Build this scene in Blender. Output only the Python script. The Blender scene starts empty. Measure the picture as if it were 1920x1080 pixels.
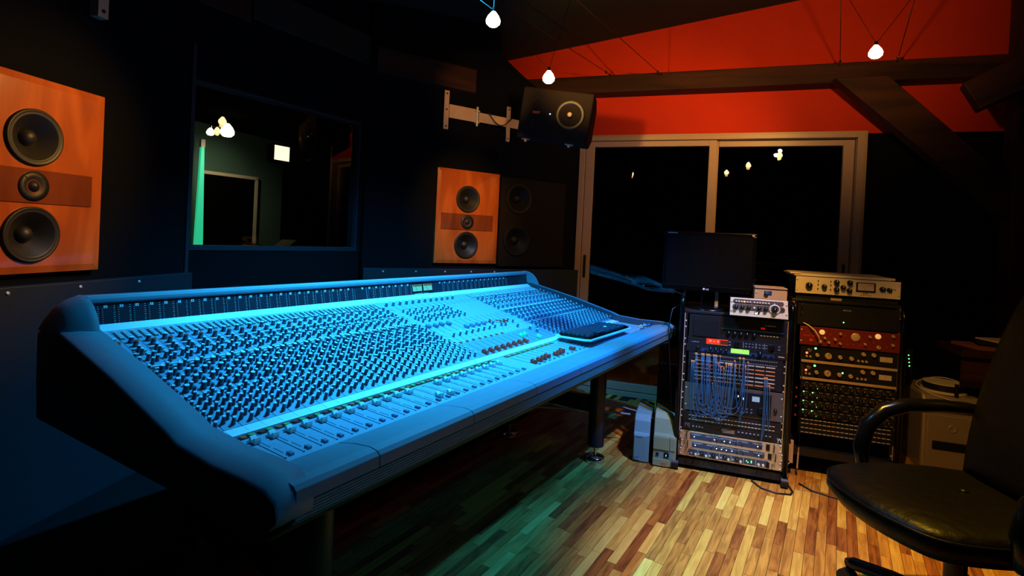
import bpy, bmesh, math, random
from mathutils import Vector, Matrix, Euler
random.seed(7)
S = bpy.context.scene
COL = S.collection
PI = math.pi
R = math.radians

# ------------------------------------------------------------------ camera, world, lights, exposure
CAM_H = 1.12
F_PX, CY, PITCH, ROLL = 1000.0, 454.2, R(.45), R(2.71)
cd = bpy.data.cameras.new('camera'); cam = bpy.data.objects.new('camera', cd); COL.objects.link(cam)
cd.sensor_fit = 'HORIZONTAL'; cd.sensor_width = 36.0
cd.lens = F_PX / 1920 * 36.0
cd.shift_y = -(540 - CY) / 1920.0
cd.clip_start = .02
cam.location = (0, 0, CAM_H)
cp, sp, cr, sr = math.cos(PITCH), math.sin(PITCH), math.cos(ROLL), math.sin(ROLL)
# world -> view rows (x right, y down, z forward); world given as (X, -Z, Y)
Rz = Matrix(((cr, -sr, 0), (sr, cr, 0), (0, 0, 1)))
Rx = Matrix(((1, 0, 0), (0, cp, -sp), (0, sp, cp)))
RR = Rz @ Rx
def row(i): a = RR[i]; return Vector((a[0], a[2], -a[1]))
xr, yd, zf = row(0), row(1), row(2)
cam.matrix_world = Matrix(((xr.x, -yd.x, -zf.x, 0), (xr.y, -yd.y, -zf.y, 0), (xr.z, -yd.z, -zf.z, CAM_H), (0, 0, 0, 1)))
S.camera = cam

w = bpy.data.worlds.new('dark_night'); S.world = w; w.use_nodes = True
w.node_tree.nodes['Background'].inputs[0].default_value = (.02, .03, .05, 1)
w.node_tree.nodes['Background'].inputs[1].default_value = .02
S.view_settings.view_transform = 'Standard'; S.view_settings.look = 'None'
S.view_settings.exposure = 0.0; S.view_settings.gamma = 1.0; S.view_settings.use_curve_mapping = False

def spot(name, loc, target, power, col, size, blend=.6, radius=.03):
    l = bpy.data.lights.new(name, 'SPOT'); l.energy = power; l.color = col; l.spot_size = R(size); l.spot_blend = blend
    l.shadow_soft_size = radius
    o = bpy.data.objects.new(name, l); COL.objects.link(o); o.location = loc
    o.rotation_euler = (Vector(target) - Vector(loc)).to_track_quat('-Z', 'Y').to_euler(); return o
def point(name, loc, power, col, radius=.012):
    l = bpy.data.lights.new(name, 'POINT'); l.energy = power; l.color = col; l.shadow_soft_size = radius
    o = bpy.data.objects.new(name, l); COL.objects.link(o); o.location = loc; return o

WARM = (1.0, .50, .11)
CYAN = (.016, .46, 1.0)
LAMPS = [('A', (-.11, 2.01, 1.94)), ('B', (.13, 2.41, 1.855)), ('C', (1.53, 2.31, 2.0)), ('D', (1.13, 1.77, 2.0)), ('E', (.73, 1.13, 2.02))]
spot('cyan_spotlight', (-.20, 1.86, 2.25), (-.28, 2.18, .75), 500, CYAN, 101, 1.0, .02)
spot('teal_spotlight', (1.30, 1.66, 2.3), (.35, 2.52, 0), 430, (.004, .25, 1.0), 60, .9, .02)
spot('teal_fill', (1.25, .15, 2.2), (-.25, 1.55, .55), 22, (.01, .42, 1.0), 74, .9, .03)  # added fill that tints the console front teal, not a lamp of the room
spot('warm_downlight', (1.05, 1.72, 2.12), (1.22, 1.74, 0), 270, (1.0, .54, .03), 58, .9, .02)
# spots added at the cable lamps, aimed to keep warm light off the console
BEAMS = [('A', (-1.53, 1.62, 1.28), 105, 44), ('B', (-.32, 3.50, 1.28), 62, 42), ('B', (-.25, 3.5, 2.0), 24, 40), ('B', (1.0, 4.0, 2.75), 52, 92),
         ('C', (1.9, 3.55, 2.6), 30, 120), ('C', (.9, 4.0, 1.6), 55, 84), ('D', (1.20, 2.72, .62), 95, 50), ('E', (2.32, 2.75, .32), 60, 26)]
for k_, tg, pw_, sz_ in BEAMS:
    p_ = Vector(dict(LAMPS)[k_]); d_ = (Vector(tg) - p_).normalized()
    spot('aimed_lamp_beam', p_ + d_ * .06, tg, pw_, WARM, sz_, .9, .015)
LP = dict(A=.12, B=.3, C=.5, D=.15, E=.12)

# ------------------------------------------------------------------ materials
MATS = {}
def mat(name, col=(.5, .5, .5), rough=.5, metal=0.0, emit=None, es=1.0, noise=None, bump=None, spec=.5, coat=0, trans=0, ior=1.45):
    if name in MATS: return MATS[name]
    m = bpy.data.materials.new(name); m.use_nodes = True; nt = m.node_tree; b = nt.nodes['Principled BSDF']
    b.inputs['Base Color'].default_value = (*col, 1); b.inputs['Roughness'].default_value = rough; b.inputs['Metallic'].default_value = metal
    b.inputs['Specular IOR Level'].default_value = spec; b.inputs['Coat Weight'].default_value = coat; b.inputs['IOR'].default_value = ior
    if trans: b.inputs['Transmission Weight'].default_value = trans
    if emit: b.inputs['Emission Color'].default_value = (*emit, 1); b.inputs['Emission Strength'].default_value = es
    tc = nt.nodes.new('ShaderNodeTexCoord')
    nz = nt.nodes.new('ShaderNodeTexNoise'); nz.inputs['Scale'].default_value = (noise or (0, 30))[1]; nz.inputs['Detail'].default_value = 3
    nt.links.new(tc.outputs['Object'], nz.inputs['Vector'])
    if noise and noise[0] > 0:
        mx = nt.nodes.new('ShaderNodeMix'); mx.data_type = 'RGBA'
        k = 1 - noise[0]
        mx.inputs[6].default_value = (col[0] * k, col[1] * k, col[2] * k, 1)
        k = 1 + noise[0]
        mx.inputs[7].default_value = (min(1, col[0] * k), min(1, col[1] * k), min(1, col[2] * k), 1)
        nt.links.new(nz.outputs['Fac'], mx.inputs[0]); nt.links.new(mx.outputs[2], b.inputs['Base Color'])
    if bump:
        n2 = nt.nodes.new('ShaderNodeTexNoise'); n2.inputs['Scale'].default_value = bump[1]; n2.inputs['Detail'].default_value = 4
        nt.links.new(tc.outputs['Object'], n2.inputs['Vector'])
        bp = nt.nodes.new('ShaderNodeBump'); bp.inputs['Strength'].default_value = bump[0]; bp.inputs['Distance'].default_value = .003
        nt.links.new(n2.outputs['Fac'], bp.inputs['Height']); nt.links.new(bp.outputs['Normal'], b.inputs['Normal'])
    MATS[name] = m; return m

def wood(name, c1, c2, rough=.35, axis=2, scale=6.0, coat=0, stretch=9.0, bump=.15):
    if name in MATS: return MATS[name]
    m = bpy.data.materials.new(name); m.use_nodes = True; nt = m.node_tree; b = nt.nodes['Principled BSDF']
    b.inputs['Roughness'].default_value = rough; b.inputs['Coat Weight'].default_value = coat; b.inputs['Coat Roughness'].default_value = .08; b.inputs['Specular IOR Level'].default_value = .2
    tc = nt.nodes.new('ShaderNodeTexCoord'); mp = nt.nodes.new('ShaderNodeMapping')
    sc = [scale * stretch] * 3; sc[axis] = scale; mp.inputs['Scale'].default_value = sc
    oi = nt.nodes.new('ShaderNodeObjectInfo'); vm = nt.nodes.new('ShaderNodeVectorMath'); vm.operation = 'ADD'
    ml = nt.nodes.new('ShaderNodeVectorMath'); ml.operation = 'SCALE'; ml.inputs['Scale'].default_value = 11.0
    nt.links.new(oi.outputs['Location'], ml.inputs[0])
    nt.links.new(tc.outputs['Object'], vm.inputs[0]); nt.links.new(ml.outputs[0], vm.inputs[1]); nt.links.new(vm.outputs[0], mp.inputs['Vector'])
    nz = nt.nodes.new('ShaderNodeTexNoise'); nz.inputs['Scale'].default_value = 1; nz.inputs['Detail'].default_value = 6; nz.inputs['Distortion'].default_value = .9
    nt.links.new(mp.outputs[0], nz.inputs['Vector'])
    rp = nt.nodes.new('ShaderNodeValToRGB'); rp.color_ramp.elements[0].position = .36; rp.color_ramp.elements[1].position = .64
    rp.color_ramp.elements[0].color = (*c1, 1); rp.color_ramp.elements[1].color = (*c2, 1)
    nt.links.new(nz.outputs['Fac'], rp.inputs[0]); nt.links.new(rp.outputs[0], b.inputs['Base Color'])
    bp = nt.nodes.new('ShaderNodeBump'); bp.inputs['Strength'].default_value = bump; bp.inputs['Distance'].default_value = .002
    nt.links.new(nz.outputs['Fac'], bp.inputs['Height']); nt.links.new(bp.outputs['Normal'], b.inputs['Normal'])
    MATS[name] = m; return m

K = dict(
 black=mat('matt_black', (.006, .006, .006), .6, noise=(.2, 20), spec=.3),
 blackwall=mat('black_acoustic_fabric', (.0028, .0032, .0045), .95, noise=(.25, 60), bump=(.4, 900), spec=.1),
 trimblue=mat('dark_painted_board', (.011, .015, .022), .6, noise=(.15, 40), bump=(.2, 300), spec=.3),
 ceil=mat('dark_green_grey_ceiling', (.006, .010, .007), .7, noise=(.2, 6), spec=.3),
 red=mat('red_wall_paint', (.44, .022, .003), .75, noise=(.12, 4), bump=(.15, 120), spec=.2),
 beige=mat('beige_door_frame', (.36, .24, .17), .4, noise=(.06, 30)),
 alu=mat('brushed_aluminium', (.60, .55, .48), .35, .4, noise=(.1, 60)),
 ltalu=mat('light_bracket_paint', (.55, .36, .22), .45, .2, noise=(.1, 40)),
 chrome=mat('chrome', (.75, .75, .75), .12, 1.0),
 brass=mat('gold_toned_metal', (.70, .48, .24), .35, .35, noise=(.1, 90)),
 glass=mat('clear_glass', (1, 1, 1), 0.0, trans=1.0, ior=1.45),
 plate=mat('console_grey_plate', (.22, .30, .40), .5, noise=(.10, 60), bump=(.15, 500)),
 plate2=mat('console_blue_grey_plate', (.16, .22, .32), .5, noise=(.08, 60)),
 strip=mat('console_pale_strip', (.70, .76, .80), .45, noise=(.04, 30)),
 trimc=mat('console_soft_grey_trim', (.12, .20, .25), .5, noise=(.1, 40), bump=(.25, 1400)),
 side=mat('console_side_paint', (.035, .042, .06), .55, noise=(.1, 40), bump=(.2, 900)),
 rib=mat('console_ribbed_grey', (.13, .22, .22), .45, noise=(.1, 80)),
 bridge=mat('meter_bridge_panel', (.012, .020, .030), .3, noise=(.2, 40)),
 ink=mat('pale_print', (.55, .6, .62), .6),
 knob=mat('knob_black', (.038, .085, .12), .4, spec=.4),
 knobtop=mat('knob_grey_top', (.62, .74, .80), .45),
 orange=mat('orange_cap', (.92, .06, .012), .5),
 rorange=mat('rack_orange', (.85, .25, .06), .5),
 btn=mat('grey_button', (.60, .68, .72), .5),
 btnbl=mat('blue_grey_button', (.16, .22, .30), .5),
 capw=mat('fader_cap_white', (.62, .70, .70), .4),
 capo=mat('fader_cap_brown', (.95, .040, .010), .5),
 capg=mat('fader_cap_green', (.12, .75, .30), .5),
 bbrown=mat('round_button_brown', (.40, .022, .008), .5, noise=(.3, 400)),
 bor=mat('round_button_tan', (.95, .10, .03), .5, noise=(.3, 400)),
 bgreen=mat('round_button_green', (.12, .34, .08), .5, noise=(.3, 400)),
 slot=mat('slot_black', (.002, .002, .003), .8),
 rackb=mat('rack_unit_black', (.012, .012, .013), .4, noise=(.15, 60)),
 rackg=mat('rack_unit_brown_grey', (.10, .075, .055), .45, noise=(.1, 60)),
 cream=mat('cream_faceplate', (.80, .68, .42), .4, noise=(.05, 60)),
 whitep=mat('warm_white_faceplate', (.66, .55, .36), .45, noise=(.05, 60)),
 goldp=mat('tan_faceplate', (.60, .40, .18), .4, .2, noise=(.1, 90)),
 redp=mat('dark_red_faceplate', (.16, .018, .008), .35, noise=(.2, 60)),
 bluep=mat('blue_panel', (.01, .05, .14), .4),
 dglass=mat('smoked_display', (.03, .05, .08), .15),
 bulb=mat('hot_bulb', (1, .9, .7), .5, emit=(1.0, .72, .36), es=26),
 ledr=mat('led_red', (.1, 0, 0), .5, emit=(1, .06, .02), es=9),
 ledg=mat('led_green', (0, .1, 0), .5, emit=(.12, 1, .18), es=6),
 ledb=mat('led_blue', (0, .05, .1), .5, emit=(.15, .55, 1), es=9),
 ledw=mat('led_white', (.1, .1, .1), .5, emit=(.9, .95, .9), es=4),
 lcdg=mat('green_lcd', (.1, .3, .05), .5, emit=(.38, 1.0, .10), es=1.0),
 lcdr=mat('red_display', (.2, .01, 0), .5, emit=(1.0, .035, .004), es=1.0),
 lcdb=mat('blue_white_lcd', (.1, .2, .3), .5, emit=(.45, .65, .8), es=.8),
 vu=mat('backlit_meter', (.3, .3, .15), .5, emit=(.05, .26, .14), es=.8),
 vuw=mat('meter_face', (.55, .45, .3), .5),
 leather=mat('black_leather', (.0018, .0015, .0013), .40, noise=(.2, 25), bump=(1.0, 30), spec=.14),
 blackpl=mat('black_plastic', (.002, .002, .002), .22, noise=(.1, 40), spec=.3),
 paper=mat('paper', (.55, .42, .28), .8, noise=(.05, 40)),
 card=mat('brown_card', (.20, .06, .03), .8),
 ups1=mat('pale_grey_plastic', (.16, .32, .30), .5, noise=(.05, 60)),
 ups2=mat('pale_beige_plastic', (.24, .34, .18), .5, noise=(.05, 60)),
 cone=mat('speaker_cone', (.010, .009, .008), .5, noise=(.2, 30)),
 rubber=mat('speaker_rubber', (.007, .006, .0055), .5),
 spkr=mat('speaker_cabinet', (.009, .006, .005), .8, noise=(.2, 60), bump=(.25, 600), spec=.12),
 cblue=mat('blue_patch_cable', (.03, .09, .16), .45),
 cblack=mat('black_cable', (.006, .006, .006), .4),
 cwhite=mat('white_cable', (.75, .62, .42), .5),
 cgrey=mat('grey_cable', (.25, .30, .33), .5),
 steel=mat('dark_steel', (.03, .03, .033), .35, .6),
 crt=mat('screen_dark', (.004, .004, .004), .2),
 greenp=mat('lit_green_tube', (.05, .4, .25), .5, emit=(.02, .50, .24), es=1.0),
 lamppane=mat('lit_white_panel', (.8, .8, .6), .5, emit=(1.0, .85, .5), es=1.6),
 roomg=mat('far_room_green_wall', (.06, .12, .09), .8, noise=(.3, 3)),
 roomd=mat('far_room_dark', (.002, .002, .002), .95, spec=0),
 silver=mat('silver_case', (.50, .40, .30), .35, .5, noise=(.05, 50)),
)
K['cherry'] = wood('cherry_veneer', (.30, .060, .010), (.46, .105, .018), .3, 2, 2.2, .6, 5)
K['cherryd'] = wood('cherry_veneer_dark', (.13, .026, .007), (.20, .045, .012), .3, 2, 2.2, .6, 5)
K['timber'] = wood('old_timber', (.012, .0035, .0016), (.040, .011, .0045), .7, 0, 1.2, 0, 9, .5)
K['timberv'] = wood('old_timber_vertical', (.012, .0035, .0016), (.040, .011, .0045), .7, 2, 1.2, 0, 9, .5)
TONES = [((0.200, 0.067, 0.010), (0.400, 0.152, 0.022)), ((0.300, 0.122, 0.018), (0.500, 0.225, 0.033)), ((0.400, 0.196, 0.030), (0.580, 0.323, 0.050)),
         ((0.130, 0.035, 0.007), (0.300, 0.093, 0.015)), ((0.540, 0.323, 0.055), (0.640, 0.421, 0.077)), ((0.260, 0.098, 0.015), (0.460, 0.196, 0.029))]
K['fl'] = [wood('parquet_tone', *TONES[0], .42, 0, 7, 0, 9, .15)]
for i in range(1, 6): K['fl'].append(wood('parquet_tone_%s' % 'abcdef'[i], *TONES[i], .42, 0, 7, 0, 9, .15))

# ------------------------------------------------------------------ mesh helpers
class MB:
    def __init__(s): s.v = []; s.f = []; s.m = []; s.s = []
    def add(s, vs, fs, m=0, sm=False):
        n = len(s.v); s.v += [tuple(v) for v in vs]
        for f in fs: s.f.append(tuple(i + n for i in f)); s.m.append(m); s.s.append(sm)
        return s
    def box(s, x0, x1, y0, y1, z0, z1, m=0):
        return s.add([(x0, y0, z0), (x1, y0, z0), (x1, y1, z0), (x0, y1, z0), (x0, y0, z1), (x1, y0, z1), (x1, y1, z1), (x0, y1, z1)],
                     [(0, 3, 2, 1), (4, 5, 6, 7), (0, 1, 5, 4), (1, 2, 6, 5), (2, 3, 7, 6), (3, 0, 4, 7)], m)
    def obox(s, c, sx, sy, sz, M, m=0):
        vs = [Vector(c) + M @ Vector((a * sx / 2, b * sy / 2, d * sz / 2)) for d in (-1, 1) for b in (-1, 1) for a in (-1, 1)]
        return s.add(vs, [(0, 2, 3, 1), (4, 5, 7, 6), (0, 1, 5, 4), (1, 3, 7, 5), (3, 2, 6, 7), (2, 0, 4, 6)], m)
    def bar(s, p0, p1, w, h, m=0):
        p0, p1 = Vector(p0), Vector(p1); d = (p1 - p0); q = d.to_track_quat('X', 'Z').to_matrix()
        return s.obox((p0 + p1) / 2, d.length, w, h, q, m)
    def lathe(s, prof, c=(0, 0, 0), axis=(0, 0, 1), n=16, m=0, sm=True, caps=True, a0=0):
        q = Vector((0, 0, 1)).rotation_difference(Vector(axis)).to_matrix(); c = Vector(c)
        vs = []
        for r, h in prof:
            for k in range(n): a = a0 + 2 * PI * k / n; vs.append(c + q @ Vector((r * math.cos(a), r * math.sin(a), h)))
        fs = [(i * n + k, i * n + (k + 1) % n, (i + 1) * n + (k + 1) % n, (i + 1) * n + k) for i in range(len(prof) - 1) for k in range(n)]
        s.add(vs, fs, m, sm)
        if caps:
            s.add(vs[:n], [tuple(range(n))[::-1]], m); s.add(vs[-n:], [tuple(range(n))], m)
        return s
    def cyl(s, p0, p1, r0, r1=None, n=12, m=0, sm=True):
        p0, p1 = Vector(p0), Vector(p1); r1 = r0 if r1 is None else r1
        return s.lathe([(r0, 0), (r1, (p1 - p0).length)], p0, (p1 - p0), n, m, sm)
    def tube(s, pts, r, n=8, m=0, closed=False):
        pts = [Vector(p) for p in pts]; N = len(pts); up = Vector((0, 0, 1)); vs = []
        rr = r if isinstance(r, (list, tuple)) else [r] * N
        prev = None
        for i, p in enumerate(pts):
            t = (pts[min(i + 1, N - 1)] - pts[max(i - 1, 0)]).normalized()
            if prev is None: a = t.orthogonal().normalized()
            else: a = (prev - t * prev.dot(t)).normalized()
            prev = a; b = t.cross(a)
            for k in range(n): g = 2 * PI * k / n; vs.append(p + (a * math.cos(g) + b * math.sin(g)) * rr[i])
        fs = [(i * n + k, i * n + (k + 1) % n, (i + 1) * n + (k + 1) % n, (i + 1) * n + k) for i in range(N - 1) for k in range(n)]
        fs += [tuple(range(n))[::-1], tuple((N - 1) * n + k for k in range(n))]
        return s.add(vs, fs, m, True)
    def prismx(s, yz, x0, x1, m=0, sm=False):   # polygon in the y-z plane, extruded along x
        n = len(yz); vs = [(x0, y, z) for y, z in yz] + [(x1, y, z) for y, z in yz]
        fs = [tuple(range(n)), tuple(range(2 * n - 1, n - 1, -1))] + [(i, i + n, (i + 1) % n + n, (i + 1) % n) for i in range(n)]
        return s.add(vs, fs, m, sm)
    def prismy(s, xz, y0, y1, m=0):
        n = len(xz); vs = [(x, y0, z) for x, z in xz] + [(x, y1, z) for x, z in xz]
        fs = [tuple(range(n)), tuple(range(2 * n - 1, n - 1, -1))] + [(i, i + n, (i + 1) % n + n, (i + 1) % n) for i in range(n)]
        return s.add(vs, fs, m)
    def mesh(s, name, mats):
        me = bpy.data.meshes.new(name); me.from_pydata(s.v, [], s.f)
        for m in mats: me.materials.append(m)
        me.polygons.foreach_set('material_index', s.m); me.polygons.foreach_set('use_smooth', s.s)
        me.update()
        bm = bmesh.new(); bm.from_mesh(me); bmesh.ops.recalc_face_normals(bm, faces=bm.faces); bm.to_mesh(me); bm.free()
        return me
    def build(s, name, mats, parent=None, loc=None, bev=0, kind=None, label=None, seg=2):
        if not isinstance(mats, (list, tuple)): mats = [mats]
        o = bpy.data.objects.new(name, s.mesh(name, mats)); COL.objects.link(o)
        if parent: o.parent = parent
        if loc: o.location = loc
        if bev:
            b = o.modifiers.new('bevel', 'BEVEL'); b.width = bev; b.segments = seg; b.limit_method = 'ANGLE'; b.angle_limit = R(35)
        if kind: o['kind'] = kind
        if label: o['label'] = label
        return o

def thing(name, label, cat, loc, rz=0, group=None):
    o = bpy.data.objects.new(name, None); COL.objects.link(o); o.empty_display_size = .05
    o.location = loc; o.rotation_euler = (0, 0, R(rz)); o['label'] = label; o['category'] = cat
    if group: o['group'] = group
    return o
def tag(o, label, cat, group=None, kind=None):
    o['label'] = label; o['category'] = cat
    if group: o['group'] = group
    if kind: o['kind'] = kind
    return o
def struct(o): o['kind'] = 'structure'; return o
def inst(name, me, parent, loc, rot=None, label=None):
    o = bpy.data.objects.new(name, me); COL.objects.link(o); o.parent = parent; o.location = loc
    if rot: o.rotation_euler = rot
    if label: o['label'] = label
    return o
def text(name, body, size, loc, parent, m, rot=(PI / 2, 0, 0), depth=.0004, align='LEFT', bold=0):
    c = bpy.data.curves.new(name, 'FONT'); c.body = body; c.size = size; c.extrude = depth; c.align_x = align; c.offset = bold
    c.resolution_u = 2
    o = bpy.data.objects.new('tmp', c); COL.objects.link(o)
    dg = bpy.context.evaluated_depsgraph_get(); me = bpy.data.meshes.new_from_object(o.evaluated_get(dg))
    bpy.data.objects.remove(o); bpy.data.curves.remove(c)
    me.materials.clear(); me.materials.append(m)
    q = bpy.data.objects.new(name, me); COL.objects.link(q); q.parent = parent; q.location = loc; q.rotation_euler = rot
    return q

class Fr:
    def __init__(s, o, rz): s.o = Vector(o); s.rz = rz; a = R(rz); s.x = Vector((math.cos(a), math.sin(a), 0)); s.y = Vector((-math.sin(a), math.cos(a), 0))
    def w(s, x, y, z): return s.o + s.x * x + s.y * y + Vector((0, 0, z))
FL = Fr((-1.42, 2.33, 0), 82); FM = Fr((-1.42, 2.33, 0), 58.2); FRr = Fr((-.88, 3.145, 0), 33.4); FD = Fr((.5, 4.053, 0), -18.8)
R1 = Fr((.89, 2.694, 0), -18.8); R2 = Fr(R1.w(.52, .2, 0), -18.8)
CO = Fr((.475 - .84 * .527, 2.717 - .84 * .85, 0), 58.2)   # console: x along, y away from the operator

def ceil_z(p):   # the ceiling rises towards the right
    s = (p[0] + .09) * .947 - (p[1] - 4.25) * .322
    return 2.53 + .134 * s

def wall_obj(name, F, x0, x1, z0, z1, m, y0=0, th=.06):
    o = MB().box(x0, x1, y0, y0 + th, z0, z1).build(name, m); o.location = F.o; o.rotation_euler = (0, 0, R(F.rz)); return struct(o)

# ------------------------------------------------------------------ setting
# floor: parquet strips run parallel to the console
FF = Fr((0, 2.0, 0), 58.4)
PW, PLN = .0345, .30
floor = struct(MB().box(-5.4, 5.4, -5.5, 5.5, -.06, -.006).build('floor', K['slot'])); floor.location = FF.o; floor.rotation_euler = (0, 0, R(FF.rz))
def project(P):
    d = Vector(P) - Vector((0, 0, CAM_H)); z = d.dot(zf)
    return (960 + F_PX * d.dot(xr) / z, CY + F_PX * d.dot(yd) / z, z) if z > .05 else (9999, 9999, -1)
planks = []
rs = random.Random(3)
for j in range(-75, 76):
    x = -3.0 + rs.random() * .3
    while x < 3.4:
        ln = rs.choice((.20, .25, .30, .36, .42)); planks.append((x, j * PW, ln, rs.choices(range(6), (3, 4, 3, 2, 2, 4))[0])); x += ln
def inroom(P): return P.y > -1.3 and -1.9 < P.x < 3.2 and (P.x - .5) * .322 + (P.y - 4.05) * .947 < -.02 and (P.x + .88) * -.55 + (P.y - 3.145) * .835 < 0 and (P.x + 1.42) * -.85 + (P.y - 2.33) * .527 < 0 and P.x > -1.42 + (P.y - 2.33) * .14
vis = []; rest = []
for p in planks:
    P = FF.w(p[0] + p[2] / 2, p[1], 0)
    if not inroom(P): continue
    q = project(P)
    u = (P - Vector((.475, 2.717, 0))).dot(Vector((.85, -.527, 0)))
    if q[2] > 0 and 400 < q[0] < 1920 and q[1] < 1110 and u > -.55: vis.append((q[2], p))
    else: rest.append(p)
vis.sort(key=lambda t: t[0])
rest += [p for _, p in vis[300:]]
cache = {}
def plank_bm(mb, x, y, ln, m, z=0):
    g = .0004; b = .0008; w2 = PW / 2
    mb.add([(x + g, y - w2 + g, z - .006), (x + ln - g, y - w2 + g, z - .006), (x + ln - g, y + w2 - g, z - .006), (x + g, y + w2 - g, z - .006),
            (x + b, y - w2 + b, z), (x + ln - b, y - w2 + b, z), (x + ln - b, y + w2 - b, z), (x + b, y + w2 - b, z)],
           [(4, 5, 6, 7), (0, 1, 5, 4), (1, 2, 6, 5), (2, 3, 7, 6), (3, 0, 4, 7)], m)
for _, (x, y, ln, t) in vis[:300]:
    if (ln, t) not in cache:
        mb = MB(); plank_bm(mb, -ln / 2, 0, ln, 0); cache[(ln, t)] = mb.mesh('plank', [K['fl'][t]])
    inst('plank', cache[(ln, t)], floor, (x + ln / 2, y, 0))
mb = MB()
for x, y, ln, t in rest: plank_bm(mb, x, y, ln, t)
mb.build('parquet', K['fl'], floor, kind='stuff')

# walls
wall_obj('wall_left', FL, -4.2, 0, 0, 2.9, K['blackwall'])
mbw = MB(); mbw.box(0, .98, 0, .06, 0, 1.015); mbw.box(0, .98, 0, .06, 1.75, 2.9); mbw.box(.955, .98, 0, .06, 1.015, 1.75)
o = struct(mbw.build('wall_front', K['blackwall'])); o.location = FM.o; o.rotation_euler = (0, 0, R(FM.rz))
mbw = MB(); mbw.prismy([(0, 0), (1.64, 0), (1.64, 2.05), (1.2, 2.2), (1.077, 2.26), (.953, 2.33), (.90, 2.36), (.86, 2.9), (0, 2.9)], 0, .06)
o = struct(mbw.build('wall_front_right', K['blackwall'])); o.location = FRr.o; o.rotation_euler = (0, 0, R(FRr.rz))
mbw = MB(); mbw.box(-1.2, 4.0, 0, .08, 1.905, 3.6); mbw.box(-1.2, .0, 0, .08, 0, 1.905, 1); mbw.box(1.83, 4.0, 0, .08, 0, 1.905, 1)
o = struct(mbw.build('wall_right', [K['red'], K['blackwall']])); o.location = FD.o; o.rotation_euler = (0, 0, R(FD.rz))
struct(MB().box(3.35, 3.42, -1.5, 3.3, 0, 3.6).build('wall_side', K['blackwall']))
struct(MB().box(-2.1, 3.42, -1.56, -1.5, 0, 3.6).build('wall_back', K['blackwall']))
# ceiling slab following the roof slope
cs = [(-2.6, -1.6), (3.6, -1.6), (3.6, 4.4), (-2.6, 5.2)]
mb = MB(); vs = [(x, y, ceil_z((x, y))) for x, y in cs] + [(x, y, ceil_z((x, y)) + .08) for x, y in cs]
mb.add(vs, [(0, 3, 2, 1), (4, 5, 6, 7), (0, 1, 5, 4), (1, 2, 6, 5), (2, 3, 7, 6), (3, 0, 4, 7)])
struct(mb.build('ceiling', K['ceil']))

# dark ledges along the front walls, with small screws
def ledge(n, F, x0, x1, xs):
    t = MB().box(x0, x1, -.035, 0, .05, .903).build('trim_%d' % n, K['trimblue'], bev=.003); t.location = F.o; t.rotation_euler = (0, 0, R(F.rz)); struct(t)
    me = MB().lathe([(.006, 0), (.006, .002), (.003, .003)], (0, 0, 0), (0, -1, 0), 8).mesh('screw', [K['alu']])
    for x in xs: inst('screw', me, t, (x, -.035, .885))
ledge(1, FL, -3.2, -.0, [-.75, -.52, -.28])
ledge(2, FRr, 0, 1.64, [.12, .33, .53, .72, .90, 1.09])
struct(o := MB().box(-.01, .004, -.012, 0, .9, 1.9).build('trim_3', K['trimblue'])); o.location = FM.o; o.rotation_euler = (0, 0, R(58.2))

# low dark platform filling the space between the console and the front walls
mb = MB(); zb_ = .14
pp = [FL.w(-1.6, -.02, 0), FL.w(-.01, -.02, 0), FM.w(.98, -.02, 0), FRr.w(1.2, -.02, 0), CO.w(1.22, .62, 0), CO.w(-1.3, .62, 0), CO.w(-1.3, -.1, 0)]
n_ = len(pp); mb.add([(p.x, p.y, 0) for p in pp] + [(p.x, p.y, zb_) for p in pp], [tuple(range(n_)), tuple(range(2 * n_ - 1, n_ - 1, -1))] + [(i, (i + 1) % n_, (i + 1) % n_ + n_, i + n_) for i in range(n_)])
struct(mb.build('trim_4', K['blackwall']))
# window to the next room
win = struct(thing('window_1', '', '', FM.o, 58.2)); del win['label']; del win['category']
fm = MB(); fm.box(0, .955, -.004, .07, 1.0, 1.022); fm.box(0, .955, 0, .07, 1.74, 1.76); fm.box(.0, .012, 0, .07, 1.022, 1.74); fm.box(.943, .955, 0, .07, 1.022, 1.74)
fm.build('window_frame', K['trimblue'], win)
MB().box(.012, .943, .03, .036, 1.022, 1.74).build('pane', K['glass'], win)
MB().box(.762, .767, .018, .026, 1.022, 1.585).build('glint_strip', K['chrome'], win, label='thin vertical strip standing in for a reflection in the window')  # strip added for the glint reflected at the right of the window

# the room behind the window
wb = Fr(FM.w(0, 0, 0), 58.2)
def inwb(o): o.location = FM.o; o.rotation_euler = (0, 0, R(58.2)); return o
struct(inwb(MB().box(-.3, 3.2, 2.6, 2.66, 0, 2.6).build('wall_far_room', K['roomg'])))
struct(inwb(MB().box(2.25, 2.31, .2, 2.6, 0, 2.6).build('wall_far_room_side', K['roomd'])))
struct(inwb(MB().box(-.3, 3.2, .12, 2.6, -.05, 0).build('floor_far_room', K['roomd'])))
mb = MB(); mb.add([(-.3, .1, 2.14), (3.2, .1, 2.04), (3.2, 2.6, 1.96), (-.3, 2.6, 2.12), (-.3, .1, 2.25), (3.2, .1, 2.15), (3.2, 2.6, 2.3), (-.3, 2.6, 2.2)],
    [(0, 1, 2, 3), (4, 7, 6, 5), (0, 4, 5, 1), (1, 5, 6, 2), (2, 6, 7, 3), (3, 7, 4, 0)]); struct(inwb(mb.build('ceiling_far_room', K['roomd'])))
t = thing('strip_light', 'tall glowing green light tube standing behind the control room window', 'light', FM.w(1.30, 2.4, 0), 58.2)
MB().prismy([(-.025, .80), (.05, .80), (.025, 1.79), (0, 1.79)], -.01, .02).build('tube', K['greenp'], t)
MB().box(-.03, .055, -.03, .03, .0, .80).build('base', K['black'], t); MB().box(-.005, .03, -.012, .022, 1.79, 1.86).build('top_cap', K['alu'], t)
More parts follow.
